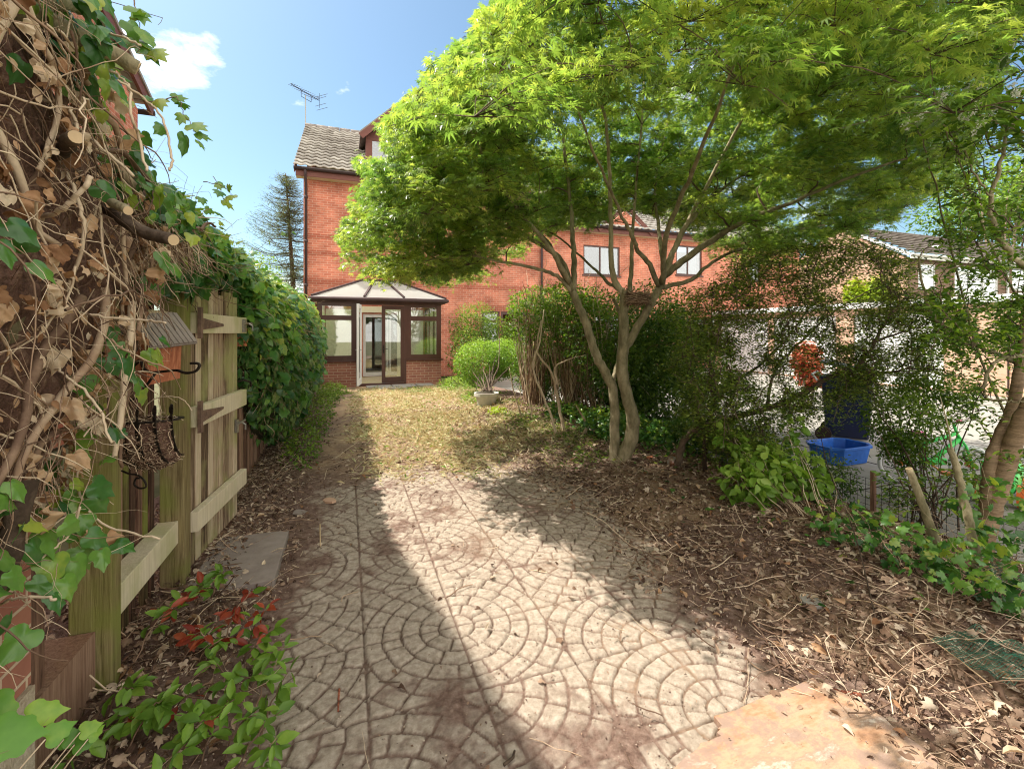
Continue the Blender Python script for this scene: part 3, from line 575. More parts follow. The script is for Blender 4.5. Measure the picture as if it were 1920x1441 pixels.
def houseC():
    h = thing('pale_brick_house', 'pale brick house with sunlit gable wall and white windows behind the garage row', 'house')
    x, y, E, RZ = 23.5, 13.4, 4.95, 6.9; yr = 16.4
    w1 = (PY(1722, 0, y).x, PY(1755, 0, y).x, PY(1740, 540, y).z, PY(1740, 495, y).z)
    w2 = (PY(1790, 0, y).x, PY(1872, 0, y).x, PY(1830, 553, y).z, PY(1830, 500, y).z)
    w3 = (PY(1898, 0, y).x, PY(1960, 0, y).x, PY(1910, 543, y).z, PY(1910, 503, y).z)
    mb = MB(); cut_wall(mb, 'y', y, y+.28, x+.281, 48, 0, E, [w1, w2, w3]); mb.build('front_wall', M['brickb'], h)
    g = MB(); g.box(x, x+.28, y, 19.4, 0, E); g.prism([(y, E), (yr, RZ), (19.4, E)], 'x', x, x+.28); g.build('gable_wall', M['brickp'], h)
    i = MB(); i.box(x+.4, 47, y+1.5, y+1.6, 0, 4.8); i.build('room', M['curtain'], h)
    window(h, 'y', y, *w1, M['white'], rows=[(w1[0], w1[1], w1[3]-.35)], sill='whitep')
    c = [w2[0]+(w2[1]-w2[0])*t for t in (.33, .66)]
    window(h, 'y', y, *w2, M['white'], cols=c, rows=[(w2[0], c[0], w2[3]-.35)], sill='whitep', fw=.09)
    window(h, 'y', y, *w3, M['white'], rows=[(w3[0], w3[1], w3[3]-.35)], sill='whitep')
    f = MB(); f.box(x-.05, 48, y-.3, y-.27, E-.12, E+.1); f.bar((x-.04, y-.25, E+.06), (x-.04, yr, RZ+.06), .04, .16); f.build('fascia', M['whitep'], h)
    gt = MB(); gt.tube([(x-.08, y-.36, E+.05), (48, y-.36, E+.05)], .06, 8); gt.tube([(w3[0]-.55, y-.06, E), (w3[0]-.55, y-.06, 0)], .06, 8); gt.build('gutter', M['whitep'], h, smooth=True)
    roof_tiles('roof', (x-.1, y-.36, E+.1), (48, y-.36, E+.1), (48, yr, RZ+.1), (x-.1, yr, RZ+.1), M['tileg'], h, tw=.33, th=.35, amp=.012)
    v = MB(); xv = PY(1758, 0, y).x+1; v.lathe([(.18, 0), (.2, .22), (.26, .24), (.1, .36), (0, .37)], (xv, y+.6, E+.45), 10); v.build('roof_vent', M['whitep'], h, smooth=True)
houseC()
def garages():
    x = 15.15
    h = thing('garage_row', 'long flat roofed pale brick garage row with a white fascia across the drive', 'garages')
    holes = [(y, y+2.35, 0, 2.1) for y in (7.7, 10.6, 13.2)]
    mb = MB(); cut_wall(mb, 'x', x, x+.2, 1.5, 15.9, -.05, 2.3, holes); mb.build('wall', M['brickp'], h)
    f = MB(); f.box(x-.12, x-.08, 1.4, 15.9, 2.28, 2.46); f.box(x-.079, x+4, 1.4, 15.9, 2.40, 2.45); f.build('fascia', M['whitep'], h)
    for a, b, c, d in holes:
        g = MB(); n = 9
        for k in range(n): g.box(x+.05+(k % 2)*.008, x+.09, a+(b-a)*k/n, a+(b-a)*(k+1)/n-.01, 0, d-.02)
        o = g.build('garage_door', M['whitep'], h); q = MB(); q.tube([(x+.03, (a+b)/2-.08, 1.0), (x-.0, (a+b)/2-.08, 1.0), (x-.0, (a+b)/2+.08, 1.0), (x+.03, (a+b)/2+.08, 1.0)], .012); q.build('handle', M['iron'], o)
    for k, yy in enumerate((2.2, 3.6, 5.0, 6.4)): p = MB(); p.box(x-.03, x-.002, yy, yy+.02, 0, 2.27); p.build('wall_joint', M['gutter'], h)
garages()
def houseD():
    h = thing('neighbouring_house', 'neighbouring brick house whose brown roof verge shows above the ivy at top left', 'house')
    x = -3.5; B = PX(285, 208, x); A = PX(232, 95, x); sl_ = (A.z-B.z)/(A.y-B.y)
    y1 = B.y-.35; yr = 3.0; zr = B.z+sl_*(yr-B.y)
    mb = MB(); mb.box(x-.35, x-.1, -2, y1, 0, B.z-.15); mb.prism([(y1, B.z-.15), (yr, zr-.25), (-2, B.z-.15)], 'x', x-.35, x-.1)
    mb.box(x-6, x-.35, y1-.25, y1, 0, B.z-.15); mb.build('wall', M['brick'], h)
    b = MB(); b.bar((x, B.y, B.z), (x, yr, zr), .05, .22); b.build('barge_board', M['brownp'], h)
    b = MB(); b.bar((x-.1, B.y-.05, B.z+.14), (x-.1, yr, zr+.14), .3, .06); b.build('verge_tiles', M['tileg'], h)
    r = MB(); r.add([(x-6, B.y, B.z+.1), (x-.1, B.y, B.z+.1), (x-.1, yr, zr+.1), (x-6, yr, zr+.1)], [(0, 1, 2, 3)]); r.build('roof', M['tile'], h)
    g = MB(); g.tube([(x+.02, B.y+.06, B.z-.02), (x-6, B.y+.06, B.z-.02)], .055, 8); g.build('gutter', M['gutter'], h)
houseD()
def aerial():
    h = thing('tv_aerial', 'thin rooftop television aerial standing on the left end of the tall roof ridge', 'aerial')
    base = Vector((-1.55, 20, 9.5)); top = Vector((-1.55, 20, 11.0))
    m = MB(); m.tube([base, top], .022, 6); m.build('mast', M['steel'], h)
    a = P(535, 155, 9.5*FPX/470); b = P(590, 187, 9.5*FPX/438); c = (a+b)/2; sh = Vector((top.x-c.x, top.y-c.y, 0)); a += sh; b += sh; a.z = b.z = 11.1
    bm = MB(); bm.tube([a, b], .016, 5); bm.tube([top+Vector((0, 0, -.1)), c+sh*0+Vector((top.x-c.x, top.y-c.y, 0))], .018, 5)
    bm.tube([a.lerp(b, .35), a.lerp(b, .35)+Vector((0, 0, -.25)), a.lerp(b, .7)+Vector((0, 0, -.25)), a.lerp(b, .7)], .012, 5); bm.build('boom', M['iron'], h)
    d = (b-a).normalized(); s = d.cross(Vector((0, 0, 1))); e = MB()
    for k in range(13):
        p = a.lerp(b, k/14); l_ = .13+.008*k; e.tube([p-s*l_, p+s*l_], .008, 4)
    e.build('element', M['iron'], h)
    r = MB()
    for z in (-.28, -.14, .14, .28): r.tube([b+Vector((0, 0, z))-s*.3-d*abs(z)*.5*-1, b+Vector((0, 0, z))+s*.3+d*abs(z)*.5], .008, 4)
    r.tube([b+Vector((0, 0, -.3)), b+Vector((0, 0, .3))], .01, 4); r.build('reflector', M['iron'], h)
aerial()
def conservatory():
    h = thing('conservatory', 'small brown framed conservatory with white roof and an open door on the red brick house', 'conservatory')
    y = 13.4; yb = 15.99; X0, X1 = PY(594, 0, y).x, PY(827, 0, y).x; ze = 2.42; zs = .72
    xd0, xd1 = PY(668, 0, y).x, PY(762, 0, y).x
    b = MB(); b.box(X0, xd0, y, y+.12, 0, zs); b.box(X0, X0+.12, y+.12, yb, 0, zs); b.build('base_wall', M['brickw'], h); b = MB(); b.box(xd1, X1, y, y+.12, 0, zs); b.box(X1-.12, X1, y+.12, yb, 0, zs); b.build('base_wall', M['brickw'], h)
    s = MB(); s.box(X0-.06, xd0, y-.06, y+.16, zs, zs+.04); s.build('sill', M['uweave'], h); s = MB(); s.box(xd1, X1+.06, y-.06, y+.16, zs, zs+.04); s.box(X1-.12, X1+.06, y+.16, yb, zs, zs+.04); s.build('sill', M['uweave'], h)
    fl = MB(); fl.box(X0+.12, X1-.12, y+.12, yb, 0, .06); fl.build('floor', M['ledge'], h)
    iw = MB(); iw.box(X0+.01, X0+.09, y+.3, yb, zs+.04, ze-.03); iw.build('side_wall', M['cream'], h)
    ct = MB(); ct.box(X0+.12, -.0+X0+1.1, yb-.03, yb-.005, .06, 2.3); ct.box(X1-1.0, X1-.12, yb-.03, yb-.005, .06, 2.3); ct.box(X0+1.1, X1-1.0, yb-.03, yb-.005, 2.2, 2.4); ct.build('back_wall', M['cream'], h)
    zt = 1.93
    for a, c in ((X0, xd0), (xd1, X1)):
        window(h, 'y', y-.02, a, c, zs+.04, ze-.04, M['uweave'], rows=[(a+.06, c-.06, zt)], glass='glass', fw=.13)
    # right glazed side
    window(h, 'x', X1-.1, y+.12, yb, zs+.04, ze-.04, M['uweave'], cols=(y+.95, y+1.75), rows=[(y+.1, yb, zt)], glass='glass', fw=.09)
    sf = MB(); sf.box(xd0, xd0+.06, y, y+.08, .05, ze-.04); sf.box(xd1-.06, xd1, y, y+.08, .05, ze-.04); sf.box(xd0+.06, xd1-.06, y+.001, y+.08, 2.3, ze-.04); sf.box(xd0+.06, xd1-.06, y-.02, y+.1, .0, .1); sf.build('door_frame', M['uweave'], h)
    xm = (xd0+xd1)/2
    def door(par_name, x0, x1, yy):
        m = MB(); z0, z1 = .11, 2.29
        m.box(x0, x0+.1, yy, yy+.05, z0, z1); m.box(x1-.1, x1, yy, yy+.05, z0, z1); m.box(x0+.1, x1-.1, yy+.001, yy+.05, z0, z0+.16); m.box(x0+.1, x1-.1, yy+.001, yy+.05, z1-.11, z1)
        o = m.build(par_name, M['uweave'], h); g = MB(); g.box(x0+.08, x1-.08, yy+.02, yy+.026, z0+.1, z1-.08); g.build('pane', M['glass'], o)
        k = MB(); k.box(x1-.08 if x1 < 0 else x0+.03, (x0+.07), yy-.012, yy, .95, 1.17); k.tube([(x0+.05, yy-.01, 1.06), (x0+.05, yy-.05, 1.06), (x0+.16, yy-.05, 1.06)], .01); k.build('handle', M['iron'], o); return o
    o = door('door', xm+.0, xd1-.06, y+.01); tag(o, label='closed brown door on the right')
    # open leaf: swings outwards from its left edge, seen almost edge on
    hx = xd0+.12; a = Vector((hx, y-.01, 0)); d = Vector((-.16, -1, 0)).normalized(); e = a+d*.62
    m = MB()
    def bar2(p, q, z0, z1, t=.05):
        n = Vector((-d.y, d.x, 0))*t/2; m.add([(v.x, v.y, z) for z in (z0, z1) for v in (p-n, q-n, q+n, p+n)], [(3, 2, 1, 0), (4, 5, 6, 7), (0, 1, 5, 4), (1, 2, 6, 5), (2, 3, 7, 6), (3, 0, 4, 7)])
    bar2(a, a+d*.09, .11, 2.29); bar2(e-d*.09, e, .11, 2.29); bar2(a+d*.09, e-d*.09, .11, .27, .048); bar2(a+d*.09, e-d*.09, 2.18, 2.29, .048)
    o = m.build('door', M['white'], h); tag(o, label='open door leaf showing its white edge')
    m = MB(); bar2(a+d*.07, e-d*.07, .2, 2.2, .008); m.build('pane', M['glass'], o)
    k = MB(); k.tube([e-d*.05+Vector((-.06, 0, 1.06)), e-d*.05+Vector((.06, 0, 1.06))], .012); k.tube([e-d*.05+Vector((.07, 0, 1.06)), e-d*.17+Vector((.07, 0, 1.06))], .01); k.build('handle', M['steel'], o)
    # roof
    g = MB(); g.tube([(X0-.15, y-.16, ze+.02), (X1+.15, y-.16, ze+.02)], .055, 8); g.tube([(X0-.15, y-.16, ze+.02), (X0-.15, yb, ze+.02)], .055, 8); g.tube([(X1+.15, y-.16, ze+.02), (X1+.15, yb, ze+.02)], .055, 8); g.build('gutter', M['pipe'], h, smooth=True)
    f = MB(); f.box(X0-.06, X1+.06, y-.09, y-.05, ze-.06, ze+.08); f.box(X0-.1, X0-.061, y-.09, yb, ze-.06, ze+.08); f.box(X1+.061, X1+.1, y-.09, yb, ze-.06, ze+.08); f.build('fascia', M['uweave'], h)
    xl, xr = X0+1.2, X1-1.2; zr = ze+.66; yr = y+1.0; A, B_, Cc, D = (X0-.12, y-.13, ze+.08), (X1+.12, y-.13, ze+.08), (X1+.12, yb, ze+.08), (X0-.12, yb, ze+.08)
    R0, R1, R2, R3 = (xl, yr, zr), (xr, yr, zr), (xr, yb, zr), (xl, yb, zr)
    r = MB(); r.add([A, B_, R1, R0], [(0, 1, 2, 3)]); r.add([D, A, R0, R3], [(0, 1, 2, 3)]); r.add([B_, Cc, R2, R1], [(0, 1, 2, 3)]); r.add([R0, R1, R2, R3], [(0, 1, 2, 3)]); r.build('roof', M['poly'], h)
    def gb(a, b, w_=.05):
        q = MB(); q.bar(Vector(a)+Vector((0, 0, .02)), Vector(b)+Vector((0, 0, .02)), w_, .05); q.build('roof_bar', M['pipe'], h)
    gb(A, R0, .07); gb(B_, R1, .07); gb(R0, R1, .1); gb(D, R3)
    for t in (.36, .68):
        xx = X0+(X1-X0)*t; gb((xx, y-.13, ze+.08), (xl+(xr-xl)*t, yr, zr))
conservatory()
# ================================================================ LEFT BOUNDARY
XF = -.92                                          # face line of the left boundary
def left_side():
    w_ = thing('brick_wall', 'low red brick wall end on rough pale footing at the lower left edge', 'wall')
    b = MB(); b.box(-1.25, XF, -.6, 1.84, .42, 1.75); b.build('brickwork', M['brickw'], w_)
    f = MB(); f.box(-1.25, XF+.015, -.6, 1.83, -.05, .419); f.build('footing', M['roughst'], w_)
    p = thing('timber_post', 'narrow brown timber post in the gap right of the brick wall', 'post')
    m = MB(); m.box(-1.15, XF-.03, 1.88, 1.97, -.05, 1.7, .3); m.build('post', M['fence'], p)
    m = MB(); m.box(-1.15, XF-.01, 1.87, 2.25, -.05, .33, .7); m.build('kickboard', M['fence'], p)
    def post(y0, y1, x0, x1, z, lab):
        m = MB(); m.box(x0, x1, y0, y1, -.05, z, .45); o = m.build('gate_post', M['post'], bevel=.006); tag(o, lab, 'gate post', 'square timber gate posts')
    post(2.26, 2.34, -1.02, XF+.04, 1.72, 'thick mossy timber post nearest the camera, left of the bird box panel')
    post(3.12, 3.24, -1.0, XF+.04, 1.9, 'green stained timber post holding the hinged side of the wooden gate')
    # fixed panel between the posts
    h = thing('fence_panel', 'slatted timber panel with a mossy bottom rail between the two gate posts', 'fence panel')
    y = 2.36; k = 0
    while y < 3.06:
        wd = random.uniform(.045, .065); m = MB(); o_ = random.uniform(0, .012)
        m.box(XF-.12+o_, XF-.095+o_, y, min(y+wd, 3.11), .05 if k % 3 else .3, 1.9, random.random()); m.build('board', M['post'] if k % 3 == 1 else M['fence'], h); y += wd+.03; k += 1
    m = MB(); m.box(XF-.084, XF+.012, 2.342, 3.118, .30, .43, .8); m.build('rail', M['ledge'], h, bevel=.004)
    m = MB(); m.box(XF-.084, XF+.0, 2.342, 3.118, 1.5, 1.62, .5); m.build('rail', M['ledge'], h, bevel=.004)
    # gate, hinged at the second post and standing slightly open towards the path
    HX, HY = XF+.02, 3.27
    g = thing('wooden_gate', 'weathered ledged wooden gate standing behind the hinged post, above the grey slab', 'gate', loc=(HX, HY, 0)); g.rotation_euler = (0, 0, -math.radians(5.5))
    y = 0; k = 0
    while y < .80:
        wd = random.uniform(.085, .105); m = MB(); m.box(-.02, random.uniform(0, .006), y, y+wd-.016, .08, 1.80+random.uniform(-.03, .02), random.random()); m.build('board', M['board'], g, bevel=.003); y += wd+.004
    yE = y
    for z, hh in ((.30, .12), (.93, .125), (1.50, .125)):
        m = MB(); m.box(.008, .055, -.01, yE+.03, z, z+hh, .75); o = m.build('ledge', M['ledge'], g, bevel=.004)
        m = MB()
        if z > .5:
            m.prism([(.0, z+.02), (.0, z+.1), (.4, z+.065), (.4, z+.05)], 'x', .056, .061); m.box(.056, .075, -.025, .01, z-.03, z+.16); m.build('strap_hinge', M['rust'], o)
    for z in (1.58, .80):
        e = .05 if z > 1 else 0
        m = MB(); m.box(.006+e, .024+e, yE-.09, yE-.05, z-.07, z+.03); m.tube([(.03+e, yE-.12, z), (.03+e, yE+.07, z)], .009); m.tube([(.03+e, yE-.02, z), (.06+e, yE-.02, z-.02), (.06+e, yE-.02, z-.06)], .007); m.build('bolt', M['steel'], g)
    m = MB(); m.tube([(.005, yE-.02, 1.12), (.05, yE-.01, 1.13), (.08, yE+.04, 1.11), (.08, yE+.05, 1.07)], .008); m.build('latch', M['iron'], g)
    yE = 4.12
    m = MB(); pst = m.box(-1.02, XF+.0, yE+.05, yE+.15, -.05, 1.75, .4); tag(m.build('gate_post', M['fence'], bevel=.006), 'dark post beyond the latch side of the gate, half under ivy', 'gate post', 'square timber gate posts')
    f = thing('board_fence', 'dark brown upright board fence running under the ivy to the conservatory', 'fence')
    y = yE+.17; k = 0
    parts = []
    while y < 13.3:
        parts.append((y, min(y+.1, 13.35))); y += .092
    for s in range(0, len(parts), 20):
        m = MB()
        for i, (a, c) in enumerate(parts[s:s+20]): m.box(XF-.05+(i % 2)*.016, XF-.035+(i % 2)*.016, a, c, .05, 1.72+random.uniform(-.02, .02), random.random())
        m.build('panel', M['fence'], f)
    m = MB(); m.box(XF-.06, XF-.02, yE+.15, 13.35, 0, .1); m.build('gravel_board', M['fence'], f)
    # terracotta pot hung beyond the gate
    c = PX(462, 632, XF+.12); q = thing('terracotta_pot', 'small terracotta pot hung on the fence just beyond the gate latch', 'pot')
    m = MB(); m.lathe([(0, 0), (.065, 0), (.085, .12), (.095, .12), (.095, .15), (.082, .15), (.075, .06), (0, .06)], (c.x-.06, c.y, c.z-.075), 18); m.build('pot', M['terra'], q, smooth=False)
    m = MB(); m.tube([(c.x-.18, c.y, c.z+.03), (c.x-.14, c.y, c.z+.03)], .006); m.build('bracket', M['iron'], q)
left_side()
def birdbox():
    c = P(284, 664, 2.02); h = thing('bird_box', 'orange brown wooden bird box with a ridged grey roof hung between the gate posts', 'bird box', loc=c)
    h.rotation_euler = (math.radians(4), math.radians(6), math.radians(-22)); h.scale = (1.22,)*3
    w_, d, H = .052, .075, .17
    m = MB(); m.prism([(-w_, -.085), (w_, -.085), (w_, .06), (0, .115), (-w_, .06)], 'y', -d, -d+.012); m.build('front', M['birdw'], h)
    m = MB(); m.prism([(-w_, -.085), (w_, -.085), (w_, .06), (0, .115), (-w_, .06)], 'y', d-.012, d)
    m.box(-w_-.001, -w_+.01, -d+.012, d-.012, -.085, .06); m.box(w_-.01, w_+.001, -d+.012, d-.012, -.085, .06); m.box(-w_, w_, -d, d, -.095, -.085); m.build('body', M['birdw'], h)
    for s in (-1, 1):
        m = MB(); n = 9
        for k in range(n):
            y0 = -d-.03+(2*d+.06)*k/n; a = Vector((0, 0, .145)); b = Vector((s*.088, 0, .045)); yy = y0+(2*d+.06)/n/2
            m.bar(a+Vector((0, yy, 0)), b+Vector((0, yy, 0)), (2*d+.06)/n*.78, .012, r=random.random())
            m.bar(a+Vector((0, yy, -.006)), b+Vector((0, yy, -.006)), (2*d+.06)/n+.001, .006, r=.1)
        m.build('roof', M['slabg'], h)
    m = MB(); m.tube([(0, -d-.001, .03), (0, -d-.006, .03)], .017, 14); m.build('entrance_hole', M['dark'], h)
birdbox()
def arc(c, r, a0, a1, n=10, plane=((0, 1, 0), (0, 0, 1))):
    u, v = Vector(plane[0]), Vector(plane[1]); return [Vector(c)+u*r*math.cos(math.radians(a0+(a1-a0)*i/n))+v*r*math.sin(math.radians(a0+(a1-a0)*i/n)) for i in range(n+1)]
def hooks():
    h = thing('scroll_bracket', 'black wrought iron scroll bracket with a hook end in front of the bird box', 'bracket')
    d = 1.62
    path = [P(x, y, dd) for x, y, dd in ((246, 690, 1.9), (262, 678, 1.88), (268, 688, 1.86), (280, 697, 1.85), (300, 697, 1.84), (330, 694, 1.82), (348, 699, 1.8), (366, 696, 1.8), (374, 686, 1.8), (370, 681, 1.8), (357, 681, 1.8))]
    m = MB(); m.tube(smooth_path(path, 5), .0055, 6); m.build('arm', M['iron'], h, smooth=True)
    m = MB(); m.tube(smooth_path([P(x, y, 1.9) for x, y in ((222, 722), (217, 735), (226, 748), (245, 750), (262, 741), (275, 722), (291, 700))], 5), .0055, 6)
    m.tube(smooth_path([P(x, y, 1.9) for x, y in ((242, 692), (250, 680), (263, 676), (269, 686), (266, 696))], 5), .0045, 6); m.build('scroll', M['iron'], h, smooth=True)
    # manger basket
    b = thing('hanging_basket', 'black iron manger basket filled with brown fibre and dead growth, hung between the posts', 'basket')
    c = P(287, 782, 2.02); W = .135; zt = c.z; U = Vector((RT[0], RT[1], 0)); O = Vector((-FW[0], -FW[1], 0)); cx = cy = 0
    def q(t, s_, r=1.):      # s_ from 0 (front rim) to 1 (foot at the back)
        a_ = s_*math.pi/2; e = math.sqrt(max(.02, 1-(abs(t)/W)**2*.8)); return c+U*t*r+O*(.135*math.cos(a_)*r*e)+Vector((0, 0, -.225*math.sin(a_)*r*(.45+.55*e)))
    for t in (-.125, -.075, -.02, .035, .09, .13):
        pts = [q(t, s/8) for s in range(9)]; top = [pts[0]+(O*a1+U*a1*.8)+Vector((0, 0, b1)) for a1, b1 in ((.008, .02), (.022, .035), (.024, .055), (.010, .064), (-.004, .05), (.006, .036))]
        m = MB()
        ps = smooth_path(top[::-1], 3)+pts
        for a, e in zip(ps, ps[1:]): m.bar(a, e, .015, .004, up=(O.x, O.y, .4))
        m.build('strap', M['iron'], b)
    m = MB(); m.tube([c-U*W]+[q(t, 0) for t in np.linspace(-.134, .134, 15)]+[c+U*W], .005, 6); m.tube([c-U*W, c+U*W], .006, 6); m.build('rim', M['iron'], b, smooth=True)
    m = MB(); m.tube(smooth_path([P(x, y, 1.95) for x, y in ((228, 882), (243, 888), (258, 890), (270, 900), (274, 912), (262, 915), (252, 908), (255, 897), (262, 896))], 4), .004, 6); m.build('scroll', M['iron'], b, smooth=True)
    nu, nv = 60, 30; V = []
    for i in range(nu+1):
        for j in range(nv+1):
            t = -W*.97+2*W*.97*i/nu; s = j/nv; p = q(t, s, .9+.16*float(fbm(np.array([t*1.]), np.array([s*.3]), 28, 9)[0]))
            V.append(p)
    F = [(i*(nv+1)+j, (i+1)*(nv+1)+j, (i+1)*(nv+1)+j+1, i*(nv+1)+j+1) for i in range(nu) for j in range(nv)]
    m = MB(); m.add(V, F); n0 = len(m.v); 
    m.add([V[i*(nv+1)]+Vector((0, 0, -.005)) for i in range(nu+1)]+[c+U*(-W*.97+2*W*.97*i/nu)+Vector((0, 0, -.01)) for i in range(nu+1)], [(i, i+1, nu+2+i, nu+1+i) for i in range(nu)]); m.build('liner', M['pod'], b, smooth=False)
    m = MB()
    for k in range(900):
        t = random.uniform(-W, W); s = random.random()**.8; p = q(t, s, .97); l_ = random.uniform(.015, .05); dv = (U*random.gauss(0, 1)+O*random.gauss(.1, .3)+Vector((0, 0, random.gauss(-.2, .5)))).normalized()
        m.tube([p-dv*l_*.4, p+dv*l_*.3+O*.008, p+dv*l_*.6], random.uniform(.0006, .0018), 3, random.random()*.8, False)
    for k in range(60):
        p = c+O*random.uniform(.0, .11)+U*random.uniform(-.11, .11); dv = Vector((random.gauss(0, .6), random.gauss(0, .8), random.uniform(0, .7))); m.tube([p, p+dv*.04, p+dv*.07+Vector((0, 0, -.02))], .0015, 3, random.random(), False)
    m.build('fibre', M['twig'], b)
    m = MB()
    for pp in ([(272, 792), (275, 760), (300, 745), (330, 744), (350, 755), (360, 770)], [(262, 800), (245, 770), (232, 745)], [(300, 800), (302, 770), (297, 750), (310, 735)], [(290, 775), (310, 800), (325, 840)]):
        m.tube(smooth_path([P(x, y, 1.95) for x, y in pp], 5, .001), .0022, 4, random.random()*.4+.6)
    m.build('dry_stem', M['twig'], b, smooth=True)
hooks()
# ---------------------------------------------------------------- ivy
def wander(p, d, n, step, bend, grav=0., clampx=None):
    p = Vector(p); d = Vector(d).normalized(); o = [p.copy()]
    for i in range(n):
        d = (d+Vector([random.gauss(0, bend) for _ in range(3)])+Vector((0, 0, -grav))).normalized(); p = p+d*step
        if clampx: p.x = min(max(p.x, clampx[0]), clampx[1])
        o.append(p.copy())
    return o
def taper(n, r, e=.35): return [r*(1-(1-e)*i/(n-1)) for i in range(n)]
def ivy_near():
    h = thing('ivy_tangle', 'tangled woody ivy with dead brown leaves hanging over the wall at the left edge', 'ivy')
    # surface of the woody mass: y .3..2.6, z .75..top
    def top(y): return np.interp(y, [-.6, .8, 1.3, 1.62, 1.75, 1.95, 2.3, 2.7], [3.1, 2.95, 2.8, 2.52, 2.28, 2.12, 2.14, 2.12])
    def bot(y): return np.interp(y, [-.6, .6, 1.2, 1.5, 1.68, 1.8, 1.92, 2.05, 2.7], [.6, .7, .78, .85, 1.0, 1.25, 1.6, 1.74, 1.82])
    def surf(y, z): return -.80+.17*np.sin(np.clip((z-bot(y))/(top(y)-bot(y)+1e-6), 0, 1)*np.pi)+.10*(fbm(y, z, 3.2, 60)-.5)-.10*ss(1.8, 2.4, y)
    ny, nz_ = 150, 100; Y = np.linspace(-.6, 2.65, ny+1)[:, None].repeat(nz_+1, 1); T = np.linspace(0, 1, nz_+1)[None].repeat(ny+1, 0)
    Z = bot(Y)+T*(top(Y)-.05-bot(Y)); X = surf(Y, Z)-.06-.16*ss(.9, 1., T)-.16*ss(.1, .0, T)+.06*(fbm(Y, Z, 14, 63)-.5)
    idx = np.arange(Y.size).reshape(Y.shape); F = np.stack([idx[:-1, :-1], idx[1:, :-1], idx[1:, 1:], idx[:-1, 1:]], -1).reshape(-1, 4)
    raw('thatch', np.stack([X, Y, Z], -1).reshape(-1, 3), F, M['pod'], h)
    V2 = np.stack([X-.5, Y, Z], -1); raw('thatch', np.concatenate([np.stack([X, Y, Z], -1)[:, -1], V2[:, -1]]), np.array([(i, i+1, ny+2+i, ny+1+i) for i in range(ny)]), M['pod'], h)
    m = MB()
    for k in range(1500):
        y = random.uniform(.6, 2.65); z = random.uniform(float(bot(y)), float(top(y))); x = float(surf(y, z))
        th = random.choice((0, 0, 1)); d = Vector((random.gauss(.1, .25), random.gauss(.5, .5), random.gauss(-.9, .5))) if th == 0 else Vector((.1, random.choice((-1, 1)), random.gauss(0, .3)))
        r = random.choice((.0007, .0009, .0012, .0016, .0022, .0034)); n = random.randint(7, 15)
        p = wander((x+random.uniform(-.05, .06), y, z), d, n, random.uniform(.015, .04), .2, .05, (-1.0, -.52)); p = [v for v in p if float(bot(v.y))-.03 < v.z < float(top(v.y))+.03]; n = len(p)-1
        if n < 3: continue
        m.tube(p, taper(n+1, r), 4, random.random(), False)
    o = m.build('stems', M['twig'], h, smooth=True); tag(o, kind='stuff')
    m = MB()
    for k in range(46):
        y = random.uniform(1.0, 2.3); z = random.uniform(float(bot(y))+.1, float(top(y))); x = float(surf(y, z))+.0
        n = random.randint(10, 18); r = random.uniform(.006, .013); p = wander((x, y, z), (0, random.gauss(.3, .6), random.gauss(-.5, .8)), n, .05, .2, .02, (-1.0, -.64)); p = [v for v in p if float(bot(v.y)) < v.z < float(top(v.y))-.03]; n = len(p)-1
        if n < 4: continue
        m.tube(p, taper(n+1, r, .6), 7, random.random()*.8, True)
    o = m.build('woody_stem', M['twig'], h, smooth=True); tag(o, kind='stuff')
    # long pale runners read from the photograph
    m = MB()
    for r, dep, pp in ((.0045, 1.15, [(0, 190), (60, 255), (110, 300), (145, 370), (155, 450), (120, 550), (70, 600), (0, 610)]), (.006, 1.1, [(0, 405), (60, 412), (110, 395), (150, 360), (170, 330)]), (.004, 1.2, [(60, 130), (100, 200), (170, 260), (250, 330)]),
                       (.003, 1.2, [(160, 0), (200, 55), (245, 75), (265, 85)]), (.0035, 1.2, [(200, 130), (240, 160), (246, 220), (262, 260), (275, 320)]), (.003, 1.2, [(220, 150), (270, 185), (305, 225), (322, 290), (318, 320)]),
                       (.0035, 1.1, [(0, 40), (20, 120), (60, 180), (130, 205), (150, 260)]), (.003, 1.3, [(90, 850), (130, 890), (190, 980), (300, 1010)]), (.003, 1.0, [(0, 1130), (50, 1118), (105, 1123)]), (.0025, 1.1, [(0, 1090), (60, 1060), (130, 1000), (150, 950)]),
                       (.003, 1.15, [(0, 690), (80, 690), (120, 700), (180, 760), (210, 830)]), (.003, 1.2, [(100, 560), (170, 590), (260, 600), (310, 605)]), (.004, 1.1, [(10, 470), (15, 540), (30, 600), (10, 680), (0, 720)])):
        m.tube(smooth_path([P(x, y, dep+random.uniform(-.03, .03)) for x, y in pp], 7, .002), r, 6, random.uniform(.7, 1), True)
    m.build('runner', M['twig'], h, smooth=True)
    # big cut branches
    def br(pp, d0, d1, r0, r1, mat, cut=True):
        m = MB(); pts = smooth_path([P(x, y, d0+(d1-d0)*i/(len(pp)-1)) for i, (x, y) in enumerate(pp)], 6, .0015); m.tube(pts, [r*(1+random.uniform(-.05, .05)) for r in lerp(r0, r1, len(pts))], 14, random.random()); o = m.build('cut_branch', mat, h, smooth=True)
        if cut:
            t = (pts[-1]-pts[-3]).normalized(); m = MB(); m.tube([pts[-1], pts[-1]+t*.002], r1*.93, 14); m.build('sawn_end', M['cutwood'], o)
    br([(-60, 10), (30, 20), (100, 45), (180, 85), (258, 128)], 1.0, 1.22, .030, .019, M['bark'])
    br([(-60, -20), (30, -5), (100, 0), (150, 12)], .95, 1.25, .03, .02, M['bark'], False)
    br([(0, 95), (30, 110), (50, 160), (75, 190)], 1.05, 1.2, .022, .018, M['barkd'], False)
